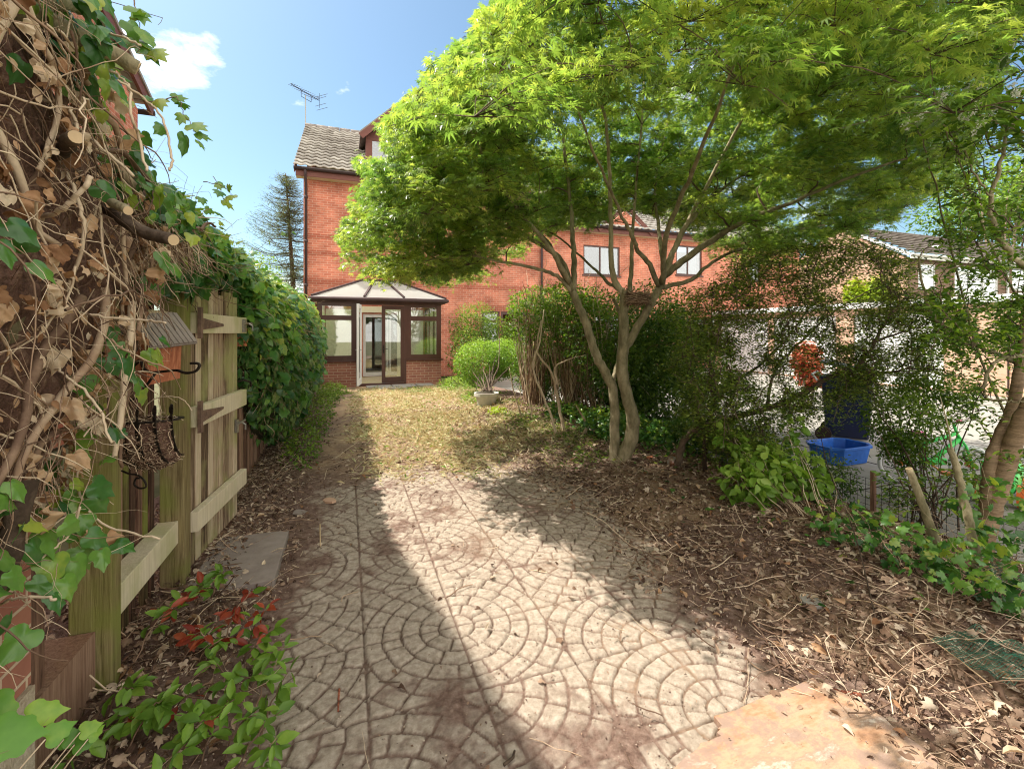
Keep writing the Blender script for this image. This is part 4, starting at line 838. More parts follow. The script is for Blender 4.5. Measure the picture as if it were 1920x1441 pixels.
    br([(80, 65), (110, 80), (132, 85)], 1.2, 1.1, .018, .015, M['barkd'])
    br([(70, 300), (110, 285), (142, 257)], 1.2, 1.02, .017, .015, M['barkd'])
    br([(160, 340), (200, 370), (240, 395)], 1.3, 1.12, .014, .011, M['bark'])
    br([(200, 390), (260, 430), (325, 450)], 1.35, 1.25, .02, .016, M['barkd'])
    br([(20, 520), (25, 580), (0, 640)], 1.1, 1.05, .02, .024, M['bark'], False)
    br([(50, 900), (30, 980), (0, 1100)], 1.05, 1.0, .02, .024, M['barkd'], False)
    # leaves
    def scat(n, yl, yh, mt, size, nm_, tm, gf, off=.03, seed=0):
        y = RNG.uniform(yl, yh, n*4); t = RNG.random(n*4); z = bot(y)+t*(top(y)-bot(y)); k = fbm(y, z, 3.5, 70+seed)+RNG.normal(0, .06, n*4) > gf; y, z = y[k][:n], z[k][:n]; x = surf(y, z)+RNG.uniform(-.02, off*2, len(y))
        n = len(y); leaves(nm_, tm, np.stack([x, y, z], 1), np.array([.15, .2, -1.])+rdir(n, .5), np.array([.8, -.4, .35])+rdir(n, .45), RNG.uniform(*size, n), mt, h, crump=.13 if nm_ == 'dead_leaves' and tm is IVYD else .03)
    scat(470, .4, 2.7, M['deadL'], (.03, .06), 'dead_leaves', IVYD, .44, .02, 1)
    scat(900, .4, 2.7, M['deadL'], (.015, .035), 'dead_leaves', OVAL, .3, .01, 2)
    scat(650, .9, 2.7, M['ivyL'], (.04, .07), 'leaves', IVYS, .56, .06, 3)
    # fringe leaves at the mass's lower right side, over post and wall
    spots = [(175, 345, 1.15), (250, 590, 1.5), (200, 610, 1.4), (215, 640, 1.4), (190, 670, 1.35), (225, 660, 1.4), (230, 700, 1.42), (180, 760, 1.35), (170, 790, 1.35), (260, 570, 1.6), (145, 930, 1.3), (165, 925, 1.3), (170, 900, 1.3), (150, 960, 1.25), (95, 1040, 1.1), (130, 1050, 1.15), (150, 1020, 1.2), (120, 1080, 1.1), (90, 1100, 1.08), (60, 1090, 1.05), (160, 1000, 1.2), (25, 1145, .95), (60, 1170, .95), (80, 1000, 1.1), (45, 1020, 1.05), (215, 1010, 1.3), (115, 990, 1.2), (180, 1035, 1.2), (300, 480, 1.5), (330, 500, 1.6), (310, 230, 1.5), (345, 245, 1.5), (240, 40, 1.3), (270, 60, 1.3), (160, 40, 1.25), (175, 25, 1.2), (150, 50, 1.2)]
    a = np.array([P(x+random.uniform(-8, 8), y+random.uniform(-8, 8), d) for x, y, d in spots]); n = len(a)
    leaves('leaves', IVYS, a, np.array([.3, 0, -1.])+rdir(n, .35), np.array([.75, -.6, .45])+rdir(n, .3), RNG.uniform(.055, .085, n), M['ivyL'], h, rnd=RNG.uniform(.3, .85, n), crump=.035)
    spots = [(100, 545, 1.15), (110, 655, 1.15), (95, 740, 1.15), (125, 745, 1.15), (200, 1005, 1.3), (175, 990, 1.25), (60, 850, 1.1), (30, 835, 1.1), (135, 850, 1.2), (10, 945, 1.05), (95, 955, 1.1), (165, 655, 1.3), (165, 690, 1.3), (290, 500, 1.5), (260, 250, 1.3), (225, 175, 1.3), (210, 160, 1.3), (70, 880, 1.1)]
    a = np.array([P(x, y, d) for x, y, d in spots]); n = len(a)
    leaves('dead_leaves', IVYD, a, np.array([.3, 0, -1.])+rdir(n, .4), np.array([.7, -.6, .35])+rdir(n, .4), RNG.uniform(.05, .08, n), M['deadL'], h, rnd=RNG.uniform(.5, 1, n), curl=(1, 4), crump=.14)
    # variegated leaves in the very near corner
    vg = mat_leaf('variegated_leaf', [(.1, (.07, .2, .03)), (.5, (.14, .33, .045)), (.9, (.45, .6, .1))], .35, .35, (1.4, 1.5, .6))
    v = thing('ivy_sprig', 'bright variegated ivy sprig growing up at the bottom left corner', 'ivy')
    sp = [(-20, 1310, .95, .075), (45, 1345, .93, .07), (-30, 1390, .8, .085), (85, 1385, .93, .05), (120, 1385, 1.25, .05), (150, 1372, 1.25, .05), (140, 1395, 1.25, .05), (165, 1385, 1.25, .045), (105, 1400, 1.25, .05)]
    a = np.array([P(x, y, d) for x, y, d, s in sp]); n = len(a)
    leaves('leaves', IVYN, a, np.array([.7, .1, -.2])+rdir(n, .3), np.array([.3, -.75, .7])+rdir(n, .15), np.array([s for *_, s in sp]), vg, v, rnd=RNG.uniform(.3, .8, n))
    m = MB()
    for x, y, d, s in sp: e = P(x, y, d); m.tube(smooth_path([e, e+Vector((-.05, -.02, -.06)), e+Vector((-.14, 0, -.2))], 4), .0018, 4, .8)
    m.build('stems', M['twig'], v, smooth=True)
ivy_near()
def ivy_hedge():
    h = thing('ivy_hedge', 'long green ivy hedge smothering the fence from the gate to the conservatory', 'ivy')
    def top(y): return np.interp(y, [2.4, 3.1, 3.9, 5., 6.6, 9, 12, 13.3], [2.1, 2.2, 2.18, 2.12, 2.14, 2.2, 2.22, 2.1])+.10*(fbm(y, y*0, 2.5, 80)-.5)*2
    def bot(y): return np.interp(y, [2.2, 3.3, 3.5, 4.1, 4.35, 4.8, 5.4, 6.2, 13.3], [1.70, 1.74, 1.84, 1.84, 1.3, .9, .4, .12, .1])
    def bx(y, z):
        t = np.clip((z-bot(y))/(top(y)-bot(y)+1e-6), 0, 1); return -.93+np.interp(y, [2.4, 4, 5, 6.5, 10, 13.3], [.06, .1, .28, .38, .42, .2])*np.sqrt(np.clip(1-(2*t-1)**2, 0, 1))+.38*(fbm(y, z, 2.0, 82)-.5)*np.sin(t*np.pi)
    def scat(n, tm, mt, size, thr, k, off):
        y = 2.4+10.9*RNG.random(n*3)**1.35; t = RNG.random(n*3)**.85; z = bot(y)+t*(top(y)-bot(y))*1.03; q = (fbm(y, z, 3.0, k)+RNG.normal(0, .08, n*3)) > thr; y, z = y[q][:n], z[q][:n]; x = bx(y, z)+RNG.uniform(-.16, off, len(y))
        t = (z-bot(y))/(top(y)-bot(y)); n = len(y); nr = np.stack([.8+0*t, -.35+0*t, -.15+1.3*t], 1)+rdir(n, .4); tp = np.stack([.35+.3*t, -.1+0*t, -.9+.5*t], 1)+rdir(n, .4)
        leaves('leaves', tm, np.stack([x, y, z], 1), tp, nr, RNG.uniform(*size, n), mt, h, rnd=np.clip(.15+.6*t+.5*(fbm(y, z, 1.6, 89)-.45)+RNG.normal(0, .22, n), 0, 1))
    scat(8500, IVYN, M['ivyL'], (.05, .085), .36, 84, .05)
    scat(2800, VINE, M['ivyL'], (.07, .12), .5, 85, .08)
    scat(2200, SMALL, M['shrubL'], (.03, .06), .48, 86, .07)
    # top shell over the fence head
    n = 3200; y = 2.3+11*RNG.random(n)**1.3; a = RNG.uniform(0, math.pi, n); x = -1.02+.24*np.cos(a)+RNG.normal(0, .04, n); z = top(y)-.16+.18*np.sin(a)+RNG.normal(0, .05, n)+.05*(RNG.random(n) > .93)*RNG.random(n)
    leaves('leaves', IVY, np.stack([x, y, z], 1), np.array([.5, 0, .1])+rdir(n, .6), np.array([.1, -.3, 1.])+rdir(n, .5), RNG.uniform(.045, .08, n), M['ivyL'], h, rnd=RNG.uniform(.45, 1, n))
    # dark inner growth
    m = MB()
    for k in range(900):
        y = 2.4+10.8*random.random()**1.4; z = random.uniform(float(bot(np.array(y))), float(top(np.array(y)))); n = random.randint(4, 9)
        p = wander((float(bx(np.array(y), np.array(z)))-random.uniform(.05, .2), y, z), (random.gauss(.2, .3), random.gauss(0, .7), random.gauss(-.3, .8)), n, .05, .3); m.tube(p, taper(n+1, random.uniform(.002, .006)), 4, random.random()*.7, False)
    tag(m.build('stems', M['twig'], h, smooth=True), kind='stuff')
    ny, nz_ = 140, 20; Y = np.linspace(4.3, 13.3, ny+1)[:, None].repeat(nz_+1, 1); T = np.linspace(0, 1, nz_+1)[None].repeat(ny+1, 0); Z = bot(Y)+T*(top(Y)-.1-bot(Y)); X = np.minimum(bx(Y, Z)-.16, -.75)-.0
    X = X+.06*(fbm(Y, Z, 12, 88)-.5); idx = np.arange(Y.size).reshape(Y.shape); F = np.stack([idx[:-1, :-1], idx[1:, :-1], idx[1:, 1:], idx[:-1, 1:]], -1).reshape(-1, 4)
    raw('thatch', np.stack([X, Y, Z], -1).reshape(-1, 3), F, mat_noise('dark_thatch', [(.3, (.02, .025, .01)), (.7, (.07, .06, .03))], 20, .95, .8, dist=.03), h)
    # sprays standing into the sky
    m = MB(); lp = []
    for pp, d in (([(255, 185), (290, 190), (330, 183), (345, 215), (365, 245), (372, 268)], 1.5), ([(225, 60), (250, 75), (262, 85), (285, 95)], 1.35), ([(250, 0), (258, 30), (262, 62)], 1.35), ([(480, 470), (520, 440), (556, 432)], 5), ([(380, 340), (420, 350), (440, 372)], 2.1), ([(400, 330), (412, 352), (420, 380)], 2.2)):
        pts = smooth_path([P(x, y, d) for x, y in pp], 5, .002); m.tube(pts, taper(len(pts), .0022), 4, .3); lp += [q for q in pts[3::3]]
    m.build('sprays', M['twig'], h, smooth=True)
    lp = np.array(lp); n = len(lp); leaves('leaves', IVY, lp, np.array([.6, 0, -.5])+rdir(n, .4), np.array([.2, -.7, .6])+rdir(n, .4), RNG.uniform(.04, .07, n), M['ivyL'], h, rnd=RNG.uniform(.5, .95, n))
ivy_hedge()
# ================================================================ MAPLE
def maple():
    h = thing('maple_tree', 'spreading green maple tree with twin curved trunks standing right of the path', 'tree')
    def pp(l): return [P(x, y, d) for x, y, d in l]
    sk = []
    def limb(l, r0, r1, per=6): 
        pts = smooth_path(pp(l), per, .004); sk.append((pts, lerp(r0, r1, len(pts))))
    tr = [[(1160, 905, 5.03), (1163, 880, 5.03), (1185, 813, 5.02), (1185, 777, 5.0), (1167, 705, 5.0), (1169, 650, 5.0), (1170, 590, 5.0), (1170, 545, 5.0)]]
    limb(tr[0], .105, .052); sk[-1][1][0] = .16; sk[-1][1][1] = .14; sk[-1][1][2] = .125; sk[-1][1][3] = .115
    limb([(1148, 905, 5.12), (1152, 860, 5.12), (1151, 741, 5.12), (1138, 705, 5.12), (1116, 661, 5.1), (1102, 614, 5.1), (1084, 571, 5.1), (1073, 546, 5.1)], .068, .05)
    limb([(1169, 655, 5.0), (1189, 625, 5.0), (1217, 575, 4.98), (1239, 535, 4.95)], .056, .046)
    limb([(1147, 720, 5.12), (1160, 670, 5.25), (1165, 600, 5.35), (1150, 560, 5.4)], .035, .025)
    nt0 = len(sk)
    LM = [([(1073, 546, 5.1), (1055, 492, 5.1), (1026, 467, 5.1), (990, 445, 5.0), (936, 420, 4.9), (860, 410, 4.8), (780, 405, 4.7)], .034),
          ([(1075, 545, 5.1), (1077, 488, 5.2), (1073, 434, 5.3), (1070, 380, 5.4), (1055, 250, 5.6), (1040, 120, 5.8), (1030, -40, 6)], .036),
          ([(1070, 540, 5.1), (1044, 488, 5.3), (1019, 445, 5.5), (958, 390, 5.8), (880, 320, 6.1), (810, 270, 6.3)], .03),
          ([(1073, 548, 5.1), (1044, 517, 5.0), (1001, 503, 4.8), (947, 492, 4.6), (870, 478, 4.4), (790, 490, 4.3)], .024),
          ([(1068, 530, 5.05), (1035, 470, 4.7), (985, 410, 4.3), (930, 330, 3.9), (880, 240, 3.6), (850, 150, 3.4)], .028),
          ([(1172, 555, 5.0), (1152, 524, 5.0), (1145, 470, 5.0), (1145, 400, 5.0), (1138, 250, 4.9), (1110, 100, 4.8), (1090, -60, 4.8)], .038),
          ([(1175, 560, 5.05), (1181, 535, 5.2), (1185, 470, 5.3), (1189, 400, 5.5), (1205, 200, 5.8), (1215, 0, 6.2)], .032),
          ([(1236, 540, 4.95), (1217, 495, 4.8), (1196, 470, 4.7), (1181, 434, 4.5), (1163, 398, 4.3), (1120, 300, 3.7), (1080, 200, 3.2)], .03),
          ([(1239, 535, 4.95), (1246, 513, 4.95), (1257, 488, 4.9), (1279, 434, 4.9), (1340, 320, 4.8), (1410, 180, 4.6), (1460, 40, 4.5)], .04),
          ([(1246, 517, 4.95), (1297, 477, 4.8), (1351, 441, 4.7), (1405, 409, 4.5), (1477, 383, 4.3), (1600, 330, 4.0), (1720, 290, 3.8)], .04),
          ([(1243, 539, 4.95), (1297, 524, 5.0), (1326, 499, 5.1), (1400, 460, 5.3), (1500, 430, 5.5), (1620, 410, 5.7)], .026),
          ([(1250, 500, 4.95), (1290, 420, 5.4), (1360, 350, 5.9), (1460, 290, 6.3), (1560, 240, 6.6)], .032),
          ([(1242, 530, 4.9), (1250, 440, 4.5), (1290, 340, 4.0), (1340, 220, 3.4), (1390, 80, 3.0)], .032),
          ([(1246, 510, 4.95), (1235, 430, 5.4), (1230, 330, 5.9), (1260, 200, 6.5)], .028),
          ([(1171, 548, 5.0), (1140, 530, 5.3), (1110, 500, 5.8), (1040, 440, 6.4), (960, 400, 7.0)], .024)]
    for l, r in LM: limb(l, r, .007)
    nodes = []; nr = []
    for pts, rad in sk[nt0:]:
        for i, (p, r) in enumerate(zip(pts, rad)):
            if i > len(pts)*.22: nodes.append(p); nr.append(r)
    sil = [(930, -400), (915, 10), (890, 45), (868, 60), (845, 95), (812, 120), (798, 150), (760, 178), (742, 215), (716, 238), (712, 275), (728, 292), (700, 303), (676, 318), (690, 345), (662, 372), (640, 395), (620, 425), (628, 450), (655, 475), (640, 500), (660, 520), (700, 540), (740, 560), (800, 575), (850, 560), (905, 545), (940, 505), (1000, 475), (1050, 430), (1110, 430), (1200, 400), (1290, 430), (1320, 470), (1350, 510), (1450, 520), (1530, 490), (1580, 450), (1640, 430), (1700, 400), (1760, 380), (1820, 320), (1850, 270), (1860, 150), (1930, 60), (2400, -100), (2400, -900), (930, -900)]
    cen = np.array([2.95, 4.45]); pads = []
    tries = 0
    while len(pads) < 1150 and tries < 60:
        tries += 1; n = 3000; th = RNG.uniform(0, 2*np.pi, n); rr = 3.75*RNG.random(n)**.5*(1+.12*np.sin(3*th+1)); x = cen[0]+rr*np.cos(th)*1.05; y = cen[1]+rr*np.sin(th); q = rr/3.9
        zt = 5.6-2.5*q**2.2; zb = 2.7+1.2*(1-q)**1.2-.85*ss(.7, 1, q); z = zb+(zt-zb)*RNG.random(n)**.8
        a, b, d = proj(np.stack([x, y, z], 1)); ok = inpoly(a, b, sil) & (d > 1.6) & (fbm(x*1.1+z*.6, y*1.1-z*.5, 1.5, 91, 2) > .33)
        ok &= ~((d < 2.6) & (b > 230)) & (~((a > 1500) & (b > 350) & (d < 3.5)))
        for i in np.nonzero(ok)[0]:
            p = (x[i], y[i], z[i])
            if all((p[0]-c[0])**2+(p[1]-c[1])**2+6*(p[2]-c[2])**2 > .25**2 for c in pads): pads.append(p)
            if len(pads) >= 1150: break
    def more(poly, d0, d1, cnt, sep):
        t = 0; c0 = len(pads)
        while t < 9000 and len(pads)-c0 < cnt:
            t += 1; px, py = random.uniform(min(q[0] for q in poly), max(q[0] for q in poly)), random.uniform(min(q[1] for q in poly), max(q[1] for q in poly))
            if not inpoly(np.array([px]), np.array([py]), poly)[0]: continue
            p = P(px, py, random.uniform(d0, d1))
            if all((p[0]-c[0])**2+(p[1]-c[1])**2+5*(p[2]-c[2])**2 > sep**2 for c in pads): pads.append(tuple(p))
    more([(650, 400), (715, 320), (770, 215), (900, 120), (1010, 300), (1010, 430), (940, 470), (880, 520), (760, 530), (690, 505), (640, 440)], 3.9, 5.4, 130, .26)
    more([(700, 330), (780, 200), (900, 90), (1000, 200), (950, 330), (820, 420), (720, 420)], 3.1, 4.3, 60, .26)
    more([(1250, 330), (1500, 250), (1800, 200), (1800, 300), (1700, 400), (1520, 470), (1350, 470)], 4.0, 6.5, 110, .22)
    more([(1000, 300), (1150, 260), (1330, 300), (1340, 430), (1200, 410), (1010, 430)], 5.4, 7.4, 90, .26)
    tw = MB(); pos = []; tip = []; nrm = []; sz = []; rn = []
    order = sorted(pads, key=lambda c: (c[0]-cen[0])**2+(c[1]-cen[1])**2)
    ncnt = len(nodes)
    for c in order:
        ea, eb, ed_ = proj(np.array([c]))
        if ed_[0] > 0 and ea[0] < 1100 and eb[0] > -60 and not inpoly(ea+12, eb, sil)[0]: continue
        p = Vector(c); best = None; bd = 1e9
        for i, q in enumerate(nodes):
            e = (q-p).length+.35*max(0, q.z-p.z+.1)
            if e < bd: bd = e; best = i
        q = nodes[best]; r0 = min(.012, nr[best]*.6)
        if bd > 2.6: continue
        mid = q.lerp(p, .5)+Vector((random.gauss(0, .05), random.gauss(0, .05), .10*min(1, bd))); pts = smooth_path([q, mid, p], 4, .004)
        tw.tube(pts, taper(len(pts), max(.0035, r0), .35), 5, random.random(), False)
        for j in range(3, len(pts), 2): nodes.append(pts[j]); nr.append(max(.004, r0*.6))
        out_ = Vector((p.x-cen[0], p.y-cen[1], 0)); out_ = out_.normalized() if out_.length > .01 else Vector((1, 0, 0)); side = Vector((-out_.y, out_.x, 0)); R = random.uniform(.24, .4)
        prnd = random.gauss(.5, .14)
        for s in range(8):
            a = random.uniform(-2.2, 2.2); d = out_*math.cos(a)+side*math.sin(a); l_ = R*random.uniform(.6, 1.1); e = p+d*l_+Vector((0, 0, random.uniform(-.09, .05))); mp_ = p.lerp(e, .5)+Vector((0, 0, .03))
            ea, eb, ed_ = proj(np.array([tuple(e)]))
            if ed_[0] < 0 or ea[0] > 1100 or eb[0] < -60 or inpoly(ea, eb, sil)[0]: tw.tube([p, mp_, e], [.003, .002, .0012], 3, random.random(), False)
            k = random.randint(20, 29)
            for g in range(k):
                t = random.uniform(.12, 1.1); c_ = p+(e-p)*t+Vector((random.gauss(0, .035), random.gauss(0, .035), random.gauss(.005, .028)+.03*math.sin(min(t, 1)*3.1)))
                o = (d*.8+Vector((random.gauss(0, .7), random.gauss(0, .7), -.45-.2*t))); pos.append(c_); tip.append(o); nrm.append(d*.25+Vector((random.gauss(0, .38), random.gauss(0, .38), 1))); sz.append(random.uniform(.027, .052)); rn.append(min(1, max(0, prnd+random.gauss(0, .13))))
    pos = np.array(pos); a, b, d = proj(pos); jx = 60*(fbm(a, b, .03, 93, 3)-.5)+RNG.normal(0, 5, len(a)); vis = (d > 0) & (a < 1960) & (b > -60)
    keep = ~vis | inpoly(a+jx, b+jx, sil); keep &= ~((d < 1.3))
    pos = pos[keep]; tip = np.array(tip)[keep]; nrm = np.array(nrm)[keep]; sz = np.array(sz)[keep]; rn = np.array(rn)[keep]
    leaves('crown', MAPLE, np.array(pos), np.array(tip), np.array(nrm), np.array(sz), M['mapleL'], h, rnd=np.array(rn), curl=(.3, 2.4))
    print('maple pads', len(pads), 'leaves', len(pos))
    m = MB()
    for pts, rad in sk[:nt0]: m.tube(pts, [r*.84*(1+random.uniform(-.04, .04)) for r in rad], 16, .5)
    for pts, rad in sk[:1]:
        for k, a in enumerate((0, 70, 150, 210, 290)): 
            d = Vector((math.cos(math.radians(a)), math.sin(math.radians(a)), 0)); c = pts[0]; m.tube(smooth_path([c+Vector((0, 0, .22))+d*.03, c+d*.11+Vector((0, 0, .06)), c+d*.24+Vector((0, 0, -.06))], 4), [.06, .055, .05, .045, .04, .035, .03, .02, .015], 8, .5)
    o = m.build('trunk', M['bark'], h, smooth=True)
    m = MB()
    for pts, rad in sk[nt0:]: m.tube(pts, rad, 9, random.random(), True)
    m.build('limbs', M['bark'], h, smooth=True)
    tag(tw.build('twigs', M['barkd'], h, smooth=True), kind='stuff')
    # old nest in the fork
    nn = thing('bird_nest', 'old brown twig nest wedged in the fork of the maple', 'nest'); c = P(1195, 552, 4.93); m = MB()
    for k in range(260):
        a = random.uniform(0, 6.3); r = random.uniform(.05, .13); z = random.uniform(-.07, .05); p = c+Vector((math.cos(a)*r, math.sin(a)*r, z-.03)); d = Vector((-math.sin(a), math.cos(a), random.gauss(0, .35))); l_ = random.uniform(.05, .12); m.tube([p-d*l_, p+Vector((math.cos(a), math.sin(a), 0))*.012, p+d*l_], random.uniform(.0015, .004), 4, random.random()*.6, False)
    m.lathe([(0, -.09), (.06, -.08), (.10, -.02), (.105, .02), (.08, .01), (0, -.03)], (c.x, c.y, c.z-.02), 14, .0); m.build('twigs', M['twig'], nn)
maple()
# ================================================================ SHRUBS
def shrub(name, label, cat, blobs, n, tm, mt, size, stems=(), gap=.38, flat=.3, up=.5, k=100, stem_r=.008, bark='barkd', shell=.55, group=None, nst=30, base=None):
    """blobs: (centre, radii); leaves gather in clumps near each blob's surface"""
    h = thing(name, label, cat, group); vol = [b[1][0]*b[1][1]*b[1][2] for b in blobs]; sv = sum(v**.67 for v in vol); P_ = []; NN = []
    for (c, r), v in zip(blobs, vol):
        m_ = int(n*v**.67/sv*2.2); d = unit(rdir(m_)); rr = 1-shell*RNG.random(m_)**1.6; lump = 1+.5*(fbm(d[:, 0]*2+d[:, 2]*1.3, d[:, 1]*2+d[:, 2]*.7, 1.6, k)-.5); p = np.array(c)+d*np.array(r)*(rr*lump)[:, None]
        p += rdir(m_, .02); q = (fbm(p[:, 0]*1.3+p[:, 2]*2.1, p[:, 1]*1.3-p[:, 2]*1.7, 2.6, k+1, 3) > gap) & (p[:, 2] > .03); p = p[q][:int(n*v**.67/sv)]; P_.append(p); NN.append(d[q][:len(p)])
    P_ = np.concatenate(P_); NN = np.concatenate(NN); m_ = len(P_)
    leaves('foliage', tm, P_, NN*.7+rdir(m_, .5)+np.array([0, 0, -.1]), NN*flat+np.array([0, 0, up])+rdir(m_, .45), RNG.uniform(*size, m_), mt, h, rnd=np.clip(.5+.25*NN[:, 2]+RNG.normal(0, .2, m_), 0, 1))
    s = MB()
    for l, r0 in stems:
        pts = smooth_path(l, 6, .004); s.tube(pts, taper(len(pts), r0, .3), 8, random.random(), True)
    c0, rd0 = blobs[0]; b0 = Vector(base) if base else Vector((c0[0], c0[1], max(0, c0[2]-rd0[2])))
    for i in range(nst):
        c, r = random.choice(blobs); e = Vector(c)+Vector([random.gauss(0, .45)*r[j] for j in range(3)]); st = b0+Vector((random.gauss(0, .06), random.gauss(0, .06), 0)) if base is not None or len(blobs) < 3 else Vector((c[0]+random.gauss(0, .1), c[1]+random.gauss(0, .15), 0))
        pts = smooth_path([st, st.lerp(e, .5)+Vector((random.gauss(0, .06), random.gauss(0, .06), 0)), e, e+(e-Vector(c))*.5+Vector((0, 0, .08))], 4, .008); s.tube(pts, taper(len(pts), random.uniform(.4, 1)*stem_r, .25), 5, random.random(), False)
    s.build('stems', M[bark], h, smooth=True); return h
def gP(px, py, d): return tuple(P(px, py, d))
# hedge between the gardens
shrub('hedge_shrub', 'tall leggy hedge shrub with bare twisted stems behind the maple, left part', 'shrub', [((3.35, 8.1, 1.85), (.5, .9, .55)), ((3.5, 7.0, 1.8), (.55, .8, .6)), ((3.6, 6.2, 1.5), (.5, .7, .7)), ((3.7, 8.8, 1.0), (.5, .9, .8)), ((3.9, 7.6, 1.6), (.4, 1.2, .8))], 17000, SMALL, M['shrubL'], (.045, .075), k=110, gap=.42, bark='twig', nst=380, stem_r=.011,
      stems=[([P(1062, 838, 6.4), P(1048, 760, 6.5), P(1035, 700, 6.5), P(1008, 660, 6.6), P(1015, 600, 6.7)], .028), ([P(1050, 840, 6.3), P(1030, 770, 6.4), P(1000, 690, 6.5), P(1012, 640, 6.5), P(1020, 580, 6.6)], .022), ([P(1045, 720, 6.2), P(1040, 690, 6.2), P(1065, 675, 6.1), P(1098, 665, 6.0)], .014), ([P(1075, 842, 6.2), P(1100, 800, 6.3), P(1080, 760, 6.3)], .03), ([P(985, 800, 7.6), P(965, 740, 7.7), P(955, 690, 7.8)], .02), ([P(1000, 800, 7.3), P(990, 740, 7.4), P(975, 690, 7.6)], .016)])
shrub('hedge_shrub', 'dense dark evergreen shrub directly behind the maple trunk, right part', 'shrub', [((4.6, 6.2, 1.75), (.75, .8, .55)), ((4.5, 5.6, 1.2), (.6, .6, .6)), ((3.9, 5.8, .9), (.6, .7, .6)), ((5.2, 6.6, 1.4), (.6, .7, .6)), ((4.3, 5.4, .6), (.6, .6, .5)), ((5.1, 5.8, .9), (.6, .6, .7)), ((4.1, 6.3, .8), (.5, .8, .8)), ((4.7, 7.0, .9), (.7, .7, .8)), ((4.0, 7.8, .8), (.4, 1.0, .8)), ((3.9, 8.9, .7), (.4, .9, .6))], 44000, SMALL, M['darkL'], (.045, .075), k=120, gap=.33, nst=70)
shrub('ground_ivy', 'low dark ivy and weeds under the hedge at the foot of the maple', 'ivy', [((3.5, 5.4, .25), (.5, .7, .25)), ((3.9, 4.5, .2), (.6, .5, .25)), ((3.3, 6.4, .2), (.3, .8, .22)), ((4.1, 3.7, .2), (.4, .5, .22))], 6000, IVY, M['ivyL'], (.035, .06), k=130, nst=30, gap=.35)
shrub('bay_shrub', 'rounded bright yellow green shrub growing in the white pot', 'shrub', [((PY(903, 680, 10.2).x, 10.2, PY(903, 680, 10.2).z), (.64, .55, .52)), ((PY(945, 690, 10.0).x, 10.0, .92), (.45, .5, .45))], 11000, SMALL, M['brightL'], (.035, .06), k=140, gap=.25, shell=.4, base=tuple(G(912, 765))[:2]+(.35,), nst=26, stem_r=.015)
c = G(912, 768); q = thing('plant_pot', 'white weathered plant pot with a rim under the bright shrub', 'pot')
m = MB(); m.lathe([(0, 0), (.15, 0), (.21, .27), (.245, .28), (.245, .34), (.215, .34), (.2, .28), (0, .28)], (c.x, c.y, .0), 24); m.build('pot', M['potw'], q); m = MB(); m.lathe([(0, .005), (.2, 0)], (c.x, c.y, .3), 16); m.build('compost', M['pod'], q)
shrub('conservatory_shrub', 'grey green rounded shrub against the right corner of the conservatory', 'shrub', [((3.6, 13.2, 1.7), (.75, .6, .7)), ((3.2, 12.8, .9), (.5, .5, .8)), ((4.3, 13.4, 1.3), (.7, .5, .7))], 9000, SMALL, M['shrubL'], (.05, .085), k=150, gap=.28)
shrub('low_plant', 'small lime green leafy plant on the soil in front of the white pot', 'plant', [((G(937, 782).x, G(937, 782).y, .07), (.2, .18, .09))], 260, OVAL, M['limeL'], (.04, .07), k=160, gap=0, nst=10, stem_r=.003)
shrub('border_weeds', 'green weeds along the grass edge in front of the conservatory right wall', 'weeds', [((2.7, 11.8, .15), (.45, 1., .2)), ((2.6, 9.6, .08), (.3, .8, .12)), ((-.35, 12.2, .12), (.35, .6, .15))], 3000, SMALL, M['brightL'], (.03, .06), k=170, nst=10, stem_r=.003)
shrub('border_weeds', 'grey green weeds at the foot of the ivy hedge on the left', 'weeds', [((-.45, 8.5, .15), (.25, 1.4, .22)), ((-.5, 6.3, .15), (.22, .9, .22)), ((-.4, 10.8, .15), (.3, 1.2, .2))], 2400, SMALL, M['shrubL'], (.035, .06), k=175, nst=20, stem_r=.004)
# big-leaved bright bush by the wire fence
shrub('leafy_bush', 'bright green broad leaved bush beside the wire mesh fence', 'shrub', [(gP(1430, 885, 3.75), (.25, .28, .23)), (gP(1478, 870, 3.9), (.2, .26, .2)), (gP(1400, 905, 3.7), (.18, .25, .18)), (gP(1510, 905, 3.8), (.14, .2, .14)), (gP(1370, 820, 3.9), (.1, .15, .12)), (gP(1485, 800, 3.9), (.06, .1, .1))], 820, BROAD, M['brightL'], (.055, .09), k=180, gap=.3, base=tuple(G(1540, 1010))[:2]+(.0,), nst=34, stem_r=.005, bark='twig', up=.6)
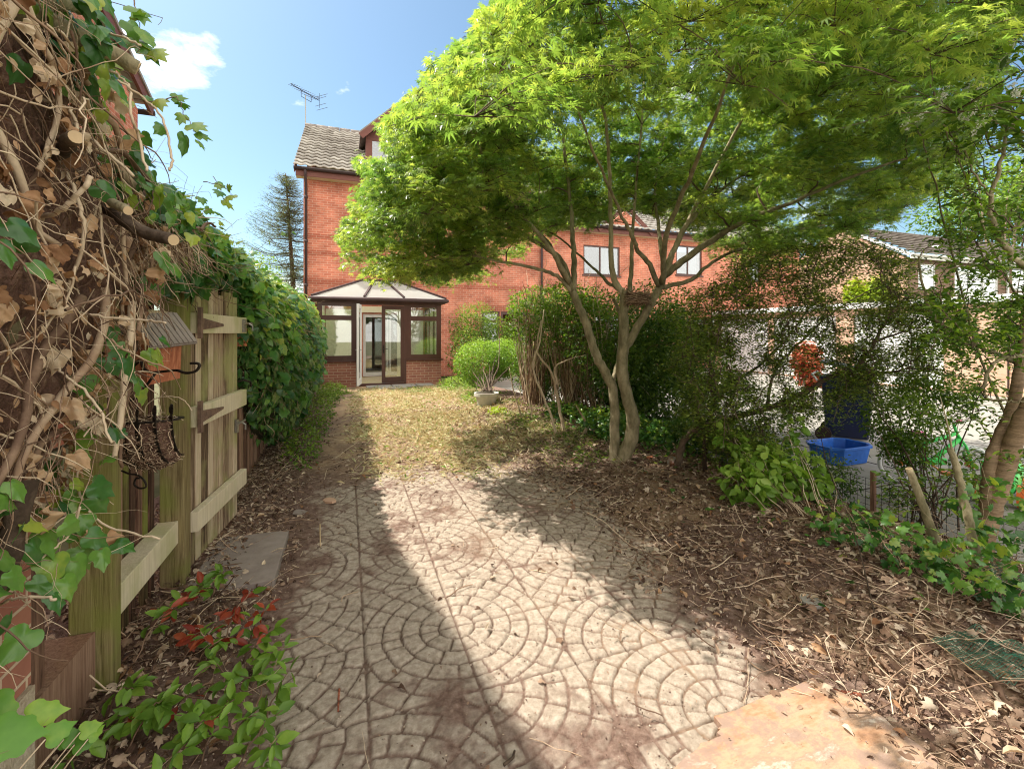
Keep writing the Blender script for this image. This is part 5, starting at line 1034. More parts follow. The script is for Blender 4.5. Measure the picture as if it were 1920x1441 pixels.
# arching small-leaved shrub (right of centre)
def arching():
    h = thing('arching_shrub', 'wide arching small leaved shrub spreading in front of the garages', 'shrub'); m = MB(); nodes = []
    main = [([(1268, 870, 4.6), (1290, 815, 4.6), (1350, 790, 4.5), (1440, 765, 4.4), (1510, 735, 4.3), (1565, 702, 4.2), (1605, 692, 4.1), (1640, 640, 4.0), (1662, 600, 3.9), (1700, 555, 3.9)], .034),
            ([(1322, 850, 4.7), (1330, 790, 4.8), (1345, 745, 4.9), (1380, 715, 5.0), (1430, 680, 5.1), (1480, 625, 5.2), (1530, 560, 5.3)], .026),
            ([(1322, 880, 4.4), (1320, 820, 4.4), (1310, 780, 4.5)], .022), ([(1440, 765, 4.4), (1450, 700, 4.6), (1500, 640, 4.8), (1600, 560, 5.0), (1700, 520, 5.1)], .016),
            ([(1565, 702, 4.2), (1640, 700, 4.0), (1720, 690, 3.9), (1790, 700, 3.8)], .013), ([(1350, 790, 4.5), (1330, 700, 4.6), (1340, 620, 4.6), (1380, 560, 4.6)], .016), ([(1640, 640, 4.0), (1700, 620, 4.2), (1760, 600, 4.3)], .012)]
    for l, r in main:
        pts = smooth_path([P(*a) for a in l], 6, .006); m.tube(pts, taper(len(pts), r, .25), 9, random.random()); nodes += pts[len(pts)//4:]
    m.build('branches', M['barkd'], h, smooth=True)
    poly = [(1300, 560), (1400, 480), (1560, 450), (1700, 470), (1790, 560), (1800, 700), (1740, 800), (1700, 830), (1650, 790), (1560, 770), (1450, 840), (1340, 860), (1290, 780), (1270, 660)]
    holes = [[(1525, 750), (1650, 750), (1650, 880), (1525, 870)], [(1690, 780), (1860, 780), (1860, 900), (1690, 900)], [(1480, 640), (1545, 640), (1545, 735), (1480, 735)], [(1700, 450), (1800, 470), (1800, 560), (1700, 555)]]
    tw = MB(); pos = []; tp = []; nn = []; c = 0
    for t in range(40000):
        if c >= 1150: break
        px, py = random.uniform(1270, 1800), random.uniform(450, 870)
        if not inpoly(np.array([px]), np.array([py]), poly)[0] or any(inpoly(np.array([px]), np.array([py]), hh)[0] and random.random() < .92 for hh in holes): continue
        p = P(px, py, random.uniform(3.7, 5.3))
        if float(vn(np.array([px]), np.array([py]), .022, 7)[0]) < .30: continue
        q = min(nodes, key=lambda v: (v-p).length)
        if (q-p).length > 1.0: continue
        c += 1; pts = smooth_path([q, q.lerp(p, .5)+Vector((0, 0, random.uniform(.0, .08))), p, p+(p-q).normalized()*.15+Vector((0, 0, -.02))], 3, .006); tw.tube(pts, taper(len(pts), .0045, .3), 4, random.random(), False); nodes.append(pts[len(pts)//2])
        d = (p-q).normalized()
        for g in range(60):
            t_ = random.uniform(.35, 1.); v = pts[min(len(pts)-1, int(t_*len(pts)))]+Vector((random.gauss(0, .06), random.gauss(0, .06), random.gauss(0, .022))); pos.append(v); tp.append(d+Vector([random.gauss(0, .8) for _ in range(3)])); nn.append(Vector((random.gauss(0, .4), random.gauss(0, .4), 1)))
    tag(tw.build('twigs', M['barkd'], h, smooth=True), kind='stuff')
    n = len(pos); leaves('foliage', SMALL, np.array(pos), np.array(tp), np.array(nn), RNG.uniform(.022, .042, n), mat_leaf('cotoneaster_leaf', [(.1, (.055, .10, .016)), (.5, (.13, .20, .03)), (.9, (.25, .32, .06))], .42, .4, (1.5, 1.4, .5)), h)
arching()
shrub('fine_shrub', 'dense fine needled green shrub between the blue tub and the bicycle', 'shrub', [(gP(1692, 790, 3.9), (.24, .3, .26)), (gP(1700, 850, 3.9), (.14, .2, .12)), (gP(1745, 735, 4.1), (.26, .3, .18))], 6000, SMALL, M['shrubL'], (.025, .045), k=190, gap=.3, base=tuple(G(1745, 985))[:2]+(0,), nst=30)
shrub('fine_shrub', 'low dark grey green sprig bush behind the broad leaved bush', 'shrub', [(gP(1555, 890, 4.1), (.16, .25, .2)), (gP(1300, 800, 5.2), (.25, .3, .2))], 3500, SMALL, M['darkL'], (.02, .04), k=195, gap=.2, nst=12)
def right_tree():
    h = thing('orange_bark_tree', 'small tree with thick peeling orange brown trunk at the right edge', 'tree'); m = MB(); nodes = []
    L_ = [([(1838, 1060, 3.0), (1848, 990, 3.0), (1868, 930, 3.0), (1893, 850, 3.0), (1925, 770, 2.95), (1990, 690, 2.9)], .062, .042), ([(1845, 1000, 3.0), (1852, 920, 3.02), (1862, 850, 3.05), (1895, 770, 3.1), (1912, 690, 3.1), (1925, 600, 3.15), (1950, 450, 3.2)], .04, .026)]
    for l, a, b in L_:
        pts = smooth_path([P(*q) for q in l], 6, .003); m.tube(pts, lerp(a, b, len(pts)), 14, .5); nodes += pts[10:]
    m.build('trunk', M['barko'], h, smooth=True); m = MB()
    for l, a in (([(1960, 540, 3.1), (1900, 480, 3.0), (1868, 430, 3.0), (1858, 370, 3.0), (1880, 290, 3.0), (1900, 180, 3.0)], .02), ([(1868, 440, 3.0), (1900, 430, 2.9), (1940, 400, 2.9)], .016), ([(1930, 690, 3.1), (1850, 655, 3.2), (1790, 628, 3.3), (1748, 590, 3.3), (1730, 540, 3.3), (1722, 480, 3.3)], .016),
                 ([(1960, 660, 3.0), (1900, 668, 3.0), (1860, 682, 3.0), (1845, 720, 3.0), (1850, 745, 3.0), (1890, 752, 2.9), (1925, 752, 2.85)], .013), ([(1858, 370, 3.0), (1830, 330, 3.0), (1800, 270, 3.1), (1770, 230, 3.2)], .007), ([(1880, 290, 3.0), (1850, 260, 3.0), (1860, 200, 3.1)], .006), ([(1900, 480, 3.0), (1870, 500, 3.2), (1830, 470, 3.4), (1800, 440, 3.6)], .006)):
        pts = smooth_path([P(*q) for q in l], 6, .005); m.tube(pts, taper(len(pts), a, .4), 8, random.random()); nodes += pts
    m.build('limbs', M['bark'], h, smooth=True)
    tw = MB(); pos = []; tp = []; nn = []
    zones = [((1740, 560), (1930, 690), 3.4, 90, .5), ((1780, 690), (1930, 1000), 3.3, 42, .3), ((1760, 230), (1930, 560), 3.2, 100, .25), ((1640, 880), (1780, 990), 3.5, 22, .3)]
    for (x0, y0), (x1, y1), dd, cnt, r in zones:
        for k in range(cnt):
            p = P(random.uniform(x0, x1), random.uniform(y0, y1), dd+random.uniform(-.5, .9)); q = min(nodes, key=lambda v: (v-p).length); L2 = (q-p).length
            if L2 > 1.1: continue
            pts = smooth_path([q, q.lerp(p, .5)+Vector((random.gauss(0, .04), 0, .05)), p], 4, .006); tw.tube(pts, taper(len(pts), .004, .3), 4, random.random(), False); nodes.append(pts[len(pts)//2])
            for g in range(int(60*r+12)):
                t = random.uniform(.3, 1); v = pts[min(len(pts)-1, int(t*len(pts)))]+Vector((random.gauss(0, .05), random.gauss(0, .05), random.gauss(0, .03))); pos.append(v); tp.append((p-q)*.8+Vector([random.gauss(0, .5) for _ in range(3)])); nn.append(Vector((random.gauss(0, .5), random.gauss(0, .5), 1)))
    tag(tw.build('twigs', M['barkd'], h, smooth=True), kind='stuff'); n = len(pos)
    leaves('foliage', OVAL, np.array(pos), np.array(tp), np.array(nn), RNG.uniform(.025, .055, n), M['shrubL'], h)
right_tree()
def saplings():
    for lab, l, r, cap in (('slim cut trunk leaning left, with a bare sawn top beside the mesh fence', [(1772, 1092, 2.75), (1765, 1050, 2.75), (1745, 990, 2.75), (1725, 930, 2.75), (1704, 878, 2.75)], .030, True),
                      ('slim grey forked trunk between the sawn one and the orange tree', [(1838, 1135, 2.55), (1833, 1060, 2.55), (1820, 990, 2.55), (1806, 930, 2.6), (1795, 880, 2.65), (1782, 840, 2.7)], .026, False)):
        h = thing('sapling', lab, 'sapling'); m = MB(); pts = smooth_path([P(*q) for q in l], 6, .002); m.tube(pts, taper(len(pts), r, .62), 12, .5); m.build('trunk', M['bark'], h, smooth=True)
        m = MB(); a = pts[len(pts)//3]; m.tube(smooth_path([a, a+Vector((.08, .05, .06)), a+Vector((.16, .15, .16))], 4), taper(9, .014, .6), 8, .3); 
        e = pts[-1]; m.tube(smooth_path([e-(pts[-1]-pts[-4])*.5, e+Vector((-.02, 0, .12)), e+Vector((.0, .05, .3))], 4), taper(9, .006, .4), 6, .8) if not cap else None
        m.build('side_branch', M['bark'], h, smooth=True)
        if cap: t = (pts[-1]-pts[-2]).normalized(); m = MB(); m.tube([pts[-1], pts[-1]+t*.002], r*.55, 12); m.build('sawn_end', M['cutwood'], h)
saplings()
shrub('bramble_patch', 'trailing ivy and bramble leaves around the slim trunks on the right', 'ivy', [(gP(1680, 1010, 2.75), (.2, .3, .1)), (gP(1800, 1060, 2.5), (.35, .3, .12)), (gP(1900, 1080, 2.3), (.25, .3, .2)), (gP(1890, 960, 2.5), (.2, .25, .2)), (gP(1600, 980, 3.1), (.3, .3, .1))], 620, IVY, M['ivyL'], (.035, .065), k=200, gap=.35, nst=40, stem_r=.003, bark='twig')
def butterfly():
    h = thing('flowering_bush', 'tall arching bush with drooping pale flower spikes at the upper right', 'shrub'); m = MB(); lp = []; ld = []
    base = P(1990, 900, 3.6); base.z = 0
    sp = [(1700, 228), (1722, 195), (1735, 205), (1760, 200), (1790, 175), (1800, 210), (1815, 155), (1830, 190), (1848, 145), (1862, 205), (1885, 110), (1770, 165), (1840, 225), (1895, 160), (1905, 60)]
    for px, py in sp:
        e = P(px, py, random.uniform(2.5, 3.0)); st = P(1960, 330, 3.2)+Vector((random.gauss(0, .2), random.gauss(0, .2), random.gauss(-.1, .15))); bs = base+Vector((random.gauss(0, .09), random.gauss(0, .09), 0)); pts = smooth_path([bs, bs.lerp(st, .5)+Vector((random.gauss(0, .12), random.gauss(0, .12), 0)), st, st.lerp(e, .6)+Vector((0, 0, .12)), e], 5, .005); m.tube(pts, taper(len(pts), .011, .12), 5, random.random(), False)
        d = Vector((random.gauss(-.4, .3), random.gauss(0, .3), -1)).normalized()
        fp = []; fd = []
        for k in range(60):
            t = random.random(); fp.append(e+d*t*.09+Vector([random.gauss(0, .012*(1-t*.6)) for _ in range(3)])); fd.append(Vector([random.gauss(0, 1) for _ in range(3)]))
        n = len(fp); leaves('flower_spike', SMALL, np.array(fp), np.array(fd), rdir(n), RNG.uniform(.014, .024, n), M['petal'], h)
        for k in range(70): v = random.choice(pts[6:]); lp.append(v+Vector([random.gauss(0, .05) for _ in range(3)])); ld.append(Vector((random.gauss(-.5, .5), random.gauss(0, .5), random.gauss(-.4, .4))))
    m.build('stems', M['bark'], h, smooth=True)
    n = len(lp); leaves('foliage', OVAL, np.array(lp), np.array(ld), np.array([0, 0, 1.])+rdir(n, .5), RNG.uniform(.05, .09, n), M['shrubL'], h)
butterfly()
# trees beyond
def conifer(name, lab, base, H, R, n=900, mt='coneL', lean=0):
    h = thing(name, lab, 'tree'); b = Vector(base); m = MB(); m.tube([b, b+Vector((lean, 0, H))], [.16, .015], 8); m.build('trunk', M['barkd'], h, smooth=True); s = MB(); pos = []; tp = []
    for k in range(n//9):
        t = random.random()**.8*.93+.07; z = H*(t); a = random.uniform(0, 6.28); l_ = R*(1-t)**.75*random.uniform(.5, 1.1)+.15; st = b+Vector((lean*t, 0, z)); d = Vector((math.cos(a), math.sin(a), 0)); pts = [st, st+d*l_*.5+Vector((0, 0, -.02*l_)), st+d*l_+Vector((0, 0, .22*l_))]; pts = smooth_path(pts, 5, .01); s.tube(pts, taper(len(pts), .018, .2), 4, random.random(), False)
        for g in range(int(28+60*l_)):
            u = random.uniform(.1, 1.); v = pts[min(10, int(u*11))]+Vector((random.gauss(0, .09), random.gauss(0, .09), random.gauss(-.05, .06))); pos.append(v); tp.append(d+Vector([random.gauss(0, .5) for _ in range(3)])+Vector((0, 0, -.2)))
    s.build('branches', M['barkd'], h, smooth=True); q = len(pos); leaves('crown', NEEDLE, np.array(pos), np.array(tp), np.array([0, 0, 1.])+rdir(q, .6), RNG.uniform(.06, .13, q), M[mt], h)
_q = PY(548, 335, 21.); conifer('conifer', 'feathery pale green conifer beside the left corner of the tall brick house', (_q.x+.25, 21., 0), _q.z+.2, 3.3, 3000, lean=-.5)
shrub('far_tree', 'pale green tree beyond the ivy near the house corner', 'tree', [((-2.6, 15.2, 2.6), (1.0, 1.0, 1.3)), ((-3.4, 16, 3.0), (1.1, 1, 1.2))], 3600, SMALL, M['shrubL'], (.07, .12), k=210, gap=.3, base=(-2.8, 15.4, 0), nst=16, stem_r=.04)
shrub('far_tree', 'hazy pale tree behind the pale brick house at the right', 'tree', [(gP(1850, 400, 31), (4.5, 3.5, 2.6)), (gP(1930, 360, 32), (4, 3.5, 3.2))], 9000, SMALL, M['shrubL'], (.22, .38), k=220, gap=.42, base=tuple(G(1880, 680))[:2]+(0,), nst=30, stem_r=.1, shell=.8)
shrub('wall_creeper', 'pale green creeper climbing the sunlit gable wall of the pale brick house', 'climber', [((23.3, 15.4, 3.1), (.2, .55, 1.2)), ((23.3, 14.4, 3.3), (.2, .5, 1.0))], 1500, IVY, M['limeL'], (.1, .18), k=230, gap=.3, nst=16, stem_r=.02)
# ================================================================ THINGS IN THE NEXT GARDEN
def tub():
    a = G(1532, 845); h = thing('blue_tub', 'bright blue plastic tub with chamfered corners on the drive', 'tub'); c = P(1572, 842, 5.6); c.z = -.045; sx, sy, ch = .33, .23, .1; H = .21
    def ring(z, k): return [(c.x+x*k, c.y+y*k, c.z+z) for x, y in ((-sx+ch, -sy), (sx-ch, -sy), (sx, -sy+ch), (sx, sy-ch), (sx-ch, sy), (-sx+ch, sy), (-sx, sy-ch), (-sx, -sy+ch))]
    R = [ring(0, .86), ring(H-.03, .97), ring(H-.03, 1.04), ring(H, 1.04), ring(H, .93), ring(.015, .82)]; V = sum(R, []); F = [(i*8+k, i*8+(k+1) % 8, (i+1)*8+(k+1) % 8, (i+1)*8+k) for i in range(5) for k in range(8)]+[tuple(range(7, -1, -1)), tuple(range(40, 48))]
    m = MB(); m.add(V, F); m.build('body', M['blue'], h, bevel=.004)
    m = MB()
    for s in (-1, 1): m.tube([(c.x+s*sx*1.03, c.y-.07, c.z+H-.04), (c.x+s*sx*1.12, c.y-.05, c.z+H-.03), (c.x+s*sx*1.12, c.y+.05, c.z+H-.03), (c.x+s*sx*1.03, c.y+.07, c.z+H-.04)], .01)
    m.build('handle', M['blue'], h)
tub()
def bin_():
    c = P(1590, 800, 6.7); c.z = -.045; h = thing('wheelie_bin', 'dark navy wheeled bin with a propped lid and pale handle behind the blue tub', 'bin', loc=c); h.rotation_euler = (0, 0, math.radians(30))
    m = MB(); V = [(x*k, y*k, z) for z, k in ((.06, .82), (.92, 1), ) for x, y in ((-.29, -.3), (.29, -.3), (.29, .3), (-.29, .3))]; m.add(V, [(3, 2, 1, 0), (0, 1, 5, 4), (1, 2, 6, 5), (2, 3, 7, 6), (3, 0, 4, 7), (4, 5, 6, 7)]); m.box(-.31, .31, -.32, .32, .88, .93); m.build('body', M['navy'], h, bevel=.02)
    m = MB(); m.prism([(-.34, .94), (.3, 1.12), (.3, 1.16), (-.34, .98)], 'x', -.31, .31); m.build('lid', M['greyp'], h, bevel=.01)
    m = MB(); m.tube([(-.28, .34, .86), (-.28, .41, .95), (.28, .41, .95), (.28, .34, .86)], .016, 8); m.build('handle', M['whitep'], h, smooth=True)
    for s in (-1, 1): m = MB(); m.tube([(s*.27, .27, .1), (s*.33, .27, .1)], .1, 18); m.build('wheel', M['gutter'], h)
bin_()
def bike():
    c = P(1745, 860, 4.75); c.z = -.045; h = thing('childs_bicycle', 'small childs bicycle with green frame, orange parts and white tyres behind the bushes', 'bicycle', loc=c); h.rotation_euler = (0, 0, math.radians(-28))
    green = mat_plain('green_paint', (.07, .6, .12), .35); orange = mat_plain('orange_plastic', (.75, .16, .03), .4); pink = mat_plain('pink_plastic', (.7, .1, .3), .4); wt = mat_plain('white_tyre', (.62, .63, .64), .6)
    R = .2
    for x in (-.3, .36):
        w_ = thing('wheel', None, None); w_.parent = h
        m = MB(); m.tube(arc((x, 0, R), R-.02, 0, 360, 28, ((1, 0, 0), (0, 0, 1))), .02, 8); m.build('tyre', wt, w_, smooth=True)
        m = MB(); m.tube(arc((x, 0, R), R-.045, 0, 360, 28, ((1, 0, 0), (0, 0, 1))), .008, 6)
        for k in range(12): a = k*math.pi/6; m.tube([(x, 0, R), (x+(R-.045)*math.cos(a), 0, R+(R-.045)*math.sin(a))], .0018, 4)
        m.build('rim', M['steel'], w_)
        m = MB(); m.tube([(x, -.035, R), (x, .035, R)], .028, 12); m.build('hub', orange, w_)
    m = MB(); bb = Vector((-.02, 0, .2)); st = Vector((-.1, 0, .45)); hd = Vector((.24, 0, .52)); m.tube([(-.3, .04, R), bb], .012); m.tube([bb, st], .018, 8); m.tube([bb, hd+Vector((.02, 0, -.06))], .024, 8); m.tube([(-.3, .04, R), st], .011); m.tube([st+Vector((.02, 0, -.05)), hd], .018, 8); m.build('frame', green, h, smooth=True)
    m = MB(); m.tube([(.36, .035, R), (.3, .03, .4), hd, hd+Vector((-.03, 0, .1))], .014, 8); m.tube([(.36, -.035, R), (.3, -.03, .4), hd], .012, 8); m.build('fork', green, h, smooth=True)
    m = MB(); m.tube(smooth_path([(.12, -.23, .68), (.17, -.15, .66), (.21, 0, .63), (.17, .15, .66), (.12, .23, .68)], 4), .011, 8); o = m.build('handlebar', M['steel'], h, smooth=True)
    for s in (-1, 1): m = MB(); m.tube([(.13, s*.2, .675), (.07, s*.25, .685)], .018, 8); m.build('grip', pink, o)
    m = MB(); m.lathe([(0, -.02), (.07, -.015), (.085, .0), (.05, .03), (0, .035)], (-.12, 0, .5), 14); m.build('saddle', pink, h, smooth=True)
    m = MB(); m.tube([bb+Vector((0, -.04, 0)), bb+Vector((.08, -.06, -.07))], .009); m.box(.03, .11, -.14, -.06, .12, .145); m.tube([bb+Vector((0, .04, 0)), bb+Vector((-.08, .06, .07))], .009); m.box(-.14, -.06, .06, .14, .26, .285); m.build('pedal', orange, h)
    m = MB(); m.box(-.1, .12, -.05, -.03, .2, .27); m.build('chain_guard', green, h, bevel=.01)
    c2 = P(1880, 850, 4.3); c2.z = -.045; t = thing('ride_on_toy', 'green and orange plastic ride on toy right of the childs bicycle', 'toy', loc=c2); t.rotation_euler = (0, 0, .3)
    m = MB(); m.prism([(-.3, .12), (.25, .12), (.3, .3), (.1, .34), (0, .26), (-.2, .26), (-.28, .4), (-.34, .38)], 'y', -.11, .11); m.build('body', green, t, bevel=.03)
    for x in (-.22, .2):
        for s in (-1, 1): m = MB(); m.tube([(x, s*.115, .1), (x, s*.16, .1)], .1, 18); m.build('wheel', orange, t)
    m = MB(); m.tube([(.2, 0, .32), (.14, 0, .48)], .014); m.tube(arc((.13, 0, .49), .09, 0, 360, 16, ((.3, 0, .95), (0, 1, 0))), .013, 6); m.build('steering_wheel', pink, t)
bike()
shrub('red_shrub', 'orange red leaved small tree standing by the white garage doors', 'shrub', [(gP(1512, 672, 9.5), (.26, .26, .34)), (gP(1518, 705, 9.5), (.2, .2, .25))], 1500, IVY, M['redL'], (.06, .1), k=240, gap=.2, base=tuple(G(1512, 765))[:2]+(0,), nst=10, stem_r=.02)
def mesh_fence():
    h = thing('wire_fence', 'low dark wire mesh fence edging the concrete drive', 'fence'); a = G(1420, 905); b = G(1800, 1030); a = Vector((3.98, 4.3, -.02)); b = Vector((4.02, 1.3, -.02)); H = .34; L_ = (b-a).length; n = int(L_/.06); m = MB()
    for i in range(n+1):
        p = a.lerp(b, i/n); m.tube([p, p+Vector((random.gauss(0, .004), 0, H))], .0016, 4)
    for k in range(7):
        z = .02+k*.053; m.tube([a.lerp(b, t/20)+Vector((random.gauss(0, .003), 0, z)) for t in range(21)], .0016, 4)
    m.build('mesh', M['iron'], h)
    for t in (0, .3, .6, .9): p = a.lerp(b, t); m = MB(); m.box(p.x-.015, p.x+.015, p.y-.015, p.y+.015, -.02, H+.05); m.build('stake', M['fence'], h)
    e = MB(); e.box(4.04, 4.1, 1.0, 5.0, -.06, .03); tag(e.build('timber_edging', M['fence']), 'dark timber edging board along the drive behind the wire mesh', 'edging')
mesh_fence()
c = G(1262, 897); m = MB(); R = .058
zc = gz1(c.x, c.y)+R*.9
m.lathe([(R*math.sin(math.pi*i/14), R*-math.cos(math.pi*i/14)) for i in range(15)], (c.x, c.y, zc), 24)
tag(m.build('metal_ball', mat_noise('rusty_steel', [(.4, (.45, .43, .40)), (.6, (.3, .14, .09))], 14, .35, .1, metal=.6), smooth=True), 'shiny rusting metal ball on the litter right of the maple', 'ornament')
# ================================================================ LITTER, STICKS, WEEDS
def scatter_xy(n, x0, x1, y0, y1, dens):
    x = RNG.uniform(x0, x1, n*5); y = y0+(y1-y0)*RNG.random(n*5)**1.3; k = RNG.random(n*5) < dens(x, y); return x[k][:n], y[k][:n]
def d_litter(x, y):
    right = ss(1.6, 2.15, x+.4*(fbm(x, y, 1.3, 300)-.5))*ss(4.15, 3.9, x); left = ss(-.25, -.55, x+.2*(fbm(x, y, 2, 301)-.5)); far = .35*ss(4.3, 5.5, y)
    return np.clip(np.maximum(np.maximum(right, left), far*fbm(x, y, 2, 303))+.012, 0, 1)
def litter():
    h = None
    def lay(name, n, tm, mt, size, z=.004, tilt=.35, dens=d_litter, box=(-1.5, 4.1, .7, 9), **k):
        x, y = scatter_xy(n, box[0], box[1], box[2], box[3], dens); q = len(x); zz = gz(x, y)+z+RNG.random(q)*.03*dens(x, y); zz = np.where(inpoly(x, y, FLAG), np.maximum(zz, .036), zz)
        o = leaves(name, tm, np.stack([x, y, zz], 1), np.concatenate([rdir(q)[:, :2], RNG.normal(0, .2, (q, 1))], 1), np.array([0, 0, 1.])+rdir(q, tilt), RNG.uniform(*size, q), mt, None, **k)
        tag(o, kind='stuff'); return o
    lay('dead_leaves', 24000, OVAL, M['litterL'], (.012, .045), tilt=.5, curl=(1, 5))
    lay('dead_leaves', 5200, IVY, M['litterL'], (.025, .055), tilt=.45, curl=(1, 4))
    lay('wood_chips', 26000, SMALL, M['litterL'], (.005, .016), tilt=.3, dens=lambda x, y: np.clip(d_litter(x, y)+.06+.25*ss(.5, .65, fbm(x, y, 3, 350)), 0, 1)*np.where(inpoly(x, y, FLAG), .25, 1))
    lay('dead_leaves', 420, OVAL, M['deadL'], (.04, .07), tilt=.5, curl=(1, 4), z=.02)
    lay('ground_sprigs', 700, IVY, M['ivyL'], (.03, .05), tilt=.4, z=.02, dens=lambda x, y: ss(2.2, 3.3, x)*ss(.45, .6, fbm(x, y, 1.6, 310)))
    clod = (np.array([(1, 0, 0), (-1, .1, 0), (0, .8, .1), (.1, -.9, 0), (0, .1, .6), (0, 0, -.6)]), np.array([(0, 2, 4), (2, 1, 4), (1, 3, 4), (3, 0, 4), (2, 0, 5), (1, 2, 5), (3, 1, 5), (0, 3, 5)]))
    crumb = mat_noise('soil_crumb', [(.25, (.14, .09, .07)), (.5, (.30, .21, .165)), (.8, (.55, .45, .36))], 30, .95, .3, rndmix=.8)
    lay('soil_crumbs', 12000, clod, crumb, (.0015, .0055), z=0, tilt=.6, dens=lambda x, y: np.clip(.04+.35*ss(.5, .65, fbm(x, y, 3, 350))+.9*ss(1.5, 1.9, x)+.9*ss(-.25, -.4, x), 0, 1)*np.where(inpoly(x, y, FLAG), .1, 1), box=(-1.1, 3.2, .7, 6))
    # dry grass cuttings
    def ds(x, y): return ss(4.4, 5.8, y+.8*(fbm(x, y, 1.5, 41)-.5))*ss(-.1, .5, x)*ss(3.2, 2.5, x)*(.25+.75*ss(.4, .55, fbm(x, y, 2.5, 44)))
    lay('dry_grass', 30000, GRASS, M['straw'], (.04, .11), z=.004, tilt=.5, dens=ds, box=(-.4, 3.4, 3.8, 12.6))
    lay('grass', 15000, GRASS, M['grassL'], (.04, .1), z=.0, tilt=.9, dens=lambda x, y: (.22*ds(x, y)+.9*ss(10.2, 12, y)*ss(.5, .6, fbm(x, y, 1.2, 321))+.8*ss(2.0, 2.7, x)*ss(3.6, 3., x)*ss(.42, .6, fbm(x, y, 1.5, 320)))*ss(4.2, 5, y), box=(-.6, 3.6, 4.2, 12.9))
    # twigs
    m = MB(); x, y = scatter_xy(4200, -1.2, 4.0, .8, 8, d_litter); z = gz(x, y)
    for a, b, c in zip(x, y, z):
        l_ = random.choice((.05, .08, .12, .2, .35)); an = random.uniform(0, 6.3); d = Vector((math.cos(an), math.sin(an), random.gauss(.02, .07))); p = Vector((a, b, c+random.uniform(.004, .03))); pts = wander(p, d, 4, l_/4, .16); pts = [Vector((v.x, v.y, max(v.z, c+.003))) for v in pts]; m.tube(pts, random.choice((.001, .0015, .0022, .003)), 4, random.random(), False)
    tag(m.build('twigs', M['twig'], smooth=True), kind='stuff')
    # dry trailing stems over the right-hand bed
    m = MB()
    for k in range(62):
        a = G(random.uniform(1450, 1920), random.uniform(980, 1300)); zc = gz1(a.x, a.y); n = random.randint(8, 16); p = wander(Vector((a.x, a.y, zc+.03)), (random.gauss(0, 1), random.gauss(0, 1), .35), n, .045, .2, .04); p = [Vector((v.x, v.y, max(v.z, zc+.01))) for v in p]; m.tube(p, taper(n+1, random.uniform(.001, .0024)), 4, random.uniform(.0, 1), False)
    tag(m.build('dry_stems', M['twig'], smooth=True), kind='stuff')
litter()
sticks = [('long thin bare stem leaning up from the right hand litter', [(1648, 1200), (1600, 1080), (1555, 1000), (1540, 960)], .004, .25, 'barkd'), ('pale split branch lying near the right edge of the bed', [(1725, 1243), (1790, 1240), (1860, 1240)], .014, .0, 'twig'),
          ('curved pale root lying across the right hand litter', [(1610, 1200), (1650, 1188), (1690, 1180), (1720, 1205), (1740, 1235)], .009, .0, 'twig'), ('orange flake of bark beside the orange flagstone', [(1520, 1298), (1560, 1302), (1615, 1312)], .015, 0, 'birdw'),
          ('pale straight stick standing on end in the soil by the grey slab', [(600, 985), (600, 1000), (601, 1028)], .006, 0, 'cutwood'), ('small dark twig lying on the paving at lower centre', [(710, 1282), (730, 1281), (750, 1283)], .003, 0, 'barkd'),
          ('upright thin stick lying on the dusty paving at lower left', [(636, 1295), (635, 1315), (634, 1338)], .005, 0, 'birdw'), ('short forked twig near the bottom edge of the paving', [(945, 1441), (960, 1430), (965, 1415)], .006, 0, 'barkd'),
          ('long pale stem sweeping over the litter toward the right edge', [(1560, 1140), (1640, 1160), (1700, 1200), (1790, 1270), (1860, 1330)], .0035, .03, 'cutwood'), ('bent pale twig hooked on the paving left of centre', [(640, 1130), (645, 1120), (672, 1112)], .0035, 0, 'twig'), ('brown split timber in the lower right corner', [(1860, 1300), (1890, 1345), (1920, 1380)], .014, 0, 'twig'), ('pale snapped stick on the litter below the maple', [(1245, 940), (1270, 955), (1290, 965)], .007, 0, 'cutwood')]
for lab, l, r, lift, mt in sticks:
    pts = []
    for i, (x, y) in enumerate(l):
        g_ = G(x, y); g_.z = gz1(g_.x, g_.y)+r*.8+(lift*i/(len(l)-1)*2)+.004; pts.append(g_)
    m = MB(); pts = smooth_path(pts, 5, r*.12); m.tube(pts, taper(len(pts), r, .65), 7, random.random()); tag(m.build('stick', M[mt], smooth=True), lab, 'stick', 'sticks lying about the ground')
# broken brick pieces at left
for i, (px, py, s, lab, mt) in enumerate([(618, 940, (.05, .11, .02), 'broken pale tile strip lying on the soil left of the paving', 'brickp'), (562, 965, (.06, .05, .015), 'small dark slate piece on the soil near the grey slab', 'slabg'), (1218, 880, (.06, .03, .03), 'broken terracotta shard at the foot of the maple', 'terra'), (1520, 1140, (.08, .06, .02), 'pale flat stone in the litter right of the paving', 'conc')]):
    g_ = G(px, py); z = gz1(g_.x, g_.y); m = MB(); o_ = [(s[0]*math.cos(a)*random.uniform(.8, 1.1), s[1]*math.sin(a)*random.uniform(.8, 1.1)) for a in np.linspace(0, 6.28, 8)[:-1]]; m.prism(o_, 'z', 0, s[2]); o = m.build('stone_fragment', M[mt], bevel=.003); o.location = (g_.x, g_.y, z); o.rotation_euler = (random.gauss(0, .08), random.gauss(0, .08), random.random()*.5); tag(o, lab, 'fragment')
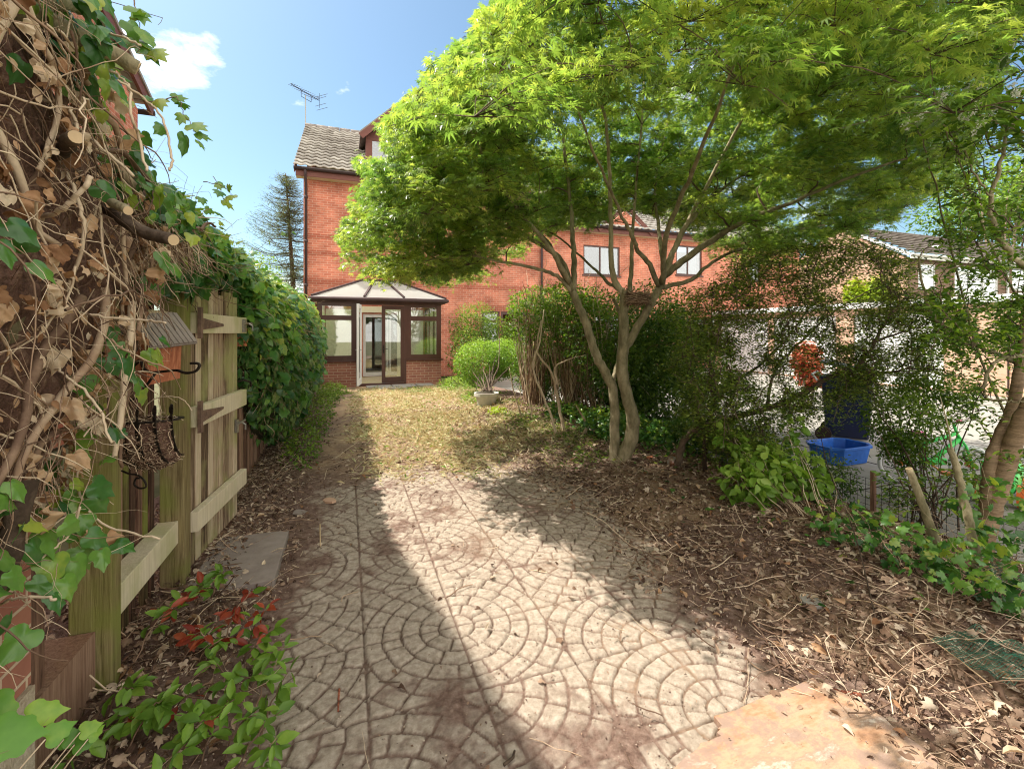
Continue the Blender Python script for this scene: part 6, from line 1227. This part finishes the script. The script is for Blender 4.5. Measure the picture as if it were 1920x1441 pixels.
# hydrangea-like red and green sprigs at lower left
def sprigs():
    h = thing('red_tipped_shrub', 'low shrub with red and green pointed leaves at the foot of the near fence', 'shrub'); m = MB(); gp = []; gt = []; rp = []; rt = []
    tips = [(470, 1110, 1), (440, 1150, .8), (500, 1140, .7), (510, 1180, .3), (540, 1210, 0), (450, 1200, .3), (395, 1195, .9), (520, 1240, 0), (540, 1260, 0), (470, 1270, 0), (430, 1280, .1), (350, 1120, .7), (330, 1130, .6), (380, 1310, .4), (440, 1310, 0), (480, 1340, 0), (530, 1330, 0), (360, 1380, .1), (330, 1300, 0), (250, 1290, 0), (240, 1350, 0), (340, 1340, 0), (280, 1330, .1), (520, 1380, 0), (400, 1350, .1), (380, 1100, .2), (420, 1070, 0)]
    for px, py, rd in tips[::1]:
        rd *= .7
        d = 1.5*FPX/(py+60-HOR)*random.uniform(.9, .99); e = P(px, py, d); e.z = max(e.z, .06); st = Vector((e.x-.12+random.gauss(0, .04), e.y+random.gauss(0, .08), gz1(e.x-.12, e.y))); pts = smooth_path([st, st.lerp(e, .5)+Vector((0, 0, .05)), e], 5, .003); m.tube(pts, taper(len(pts), .0035, .4), 5, random.random()*.4)
        for k in range(16):
            v = pts[random.randint(3, len(pts)-1)]; a = random.uniform(0, 6.3); dd = Vector((math.cos(a), math.sin(a), random.uniform(-.3, .4))); q = (rp, rt) if random.random() < rd else (gp, gt); q[0].append(v+dd*.01); q[1].append(dd)
    m.build('stems', M['twig'], h, smooth=True)
    for nm_, p, t, mt in (('green_leaves', gp, gt, M['brightL']), ('red_leaves', rp, rt, M['redL'])):
        n = len(p); leaves(nm_, OVAL, np.array(p), np.array(t), np.array([0, -.3, 1.])+rdir(n, .4), RNG.uniform(.045, .075, n), mt, h, rnd=RNG.uniform(0, .6, n))
sprigs()
def netting():
    for lab, (cx_, cy_), s in (('dark green plastic netting crumpled on the ground at the right edge', (1860, 1275), .13), ('scrap of green netting half buried further up the right hand bed', (1885, 1150), .11)):
        g_ = G(cx_, cy_); z0 = gz1(g_.x, g_.y); n = 26; m = MB()
        H = lambda u, v: Vector((g_.x+u*s*1.3, g_.y+v*s, z0+.02+.07*float(fbm(np.array([u]), np.array([v]), 2.2, 400)[0])))
        for i in range(n):
            u = -1+2*i/(n-1); m.tube([H(u, -1+2*j/12+.03*math.sin(i*3+j)) for j in range(13)], .0011, 3, .5, False); m.tube([H(-1+2*j/12, u) for j in range(13)], .0011, 3, .5, False)
        tag(m.build('netting', M['net']), lab, 'netting')
netting()
print('objects', len(bpy.data.objects))
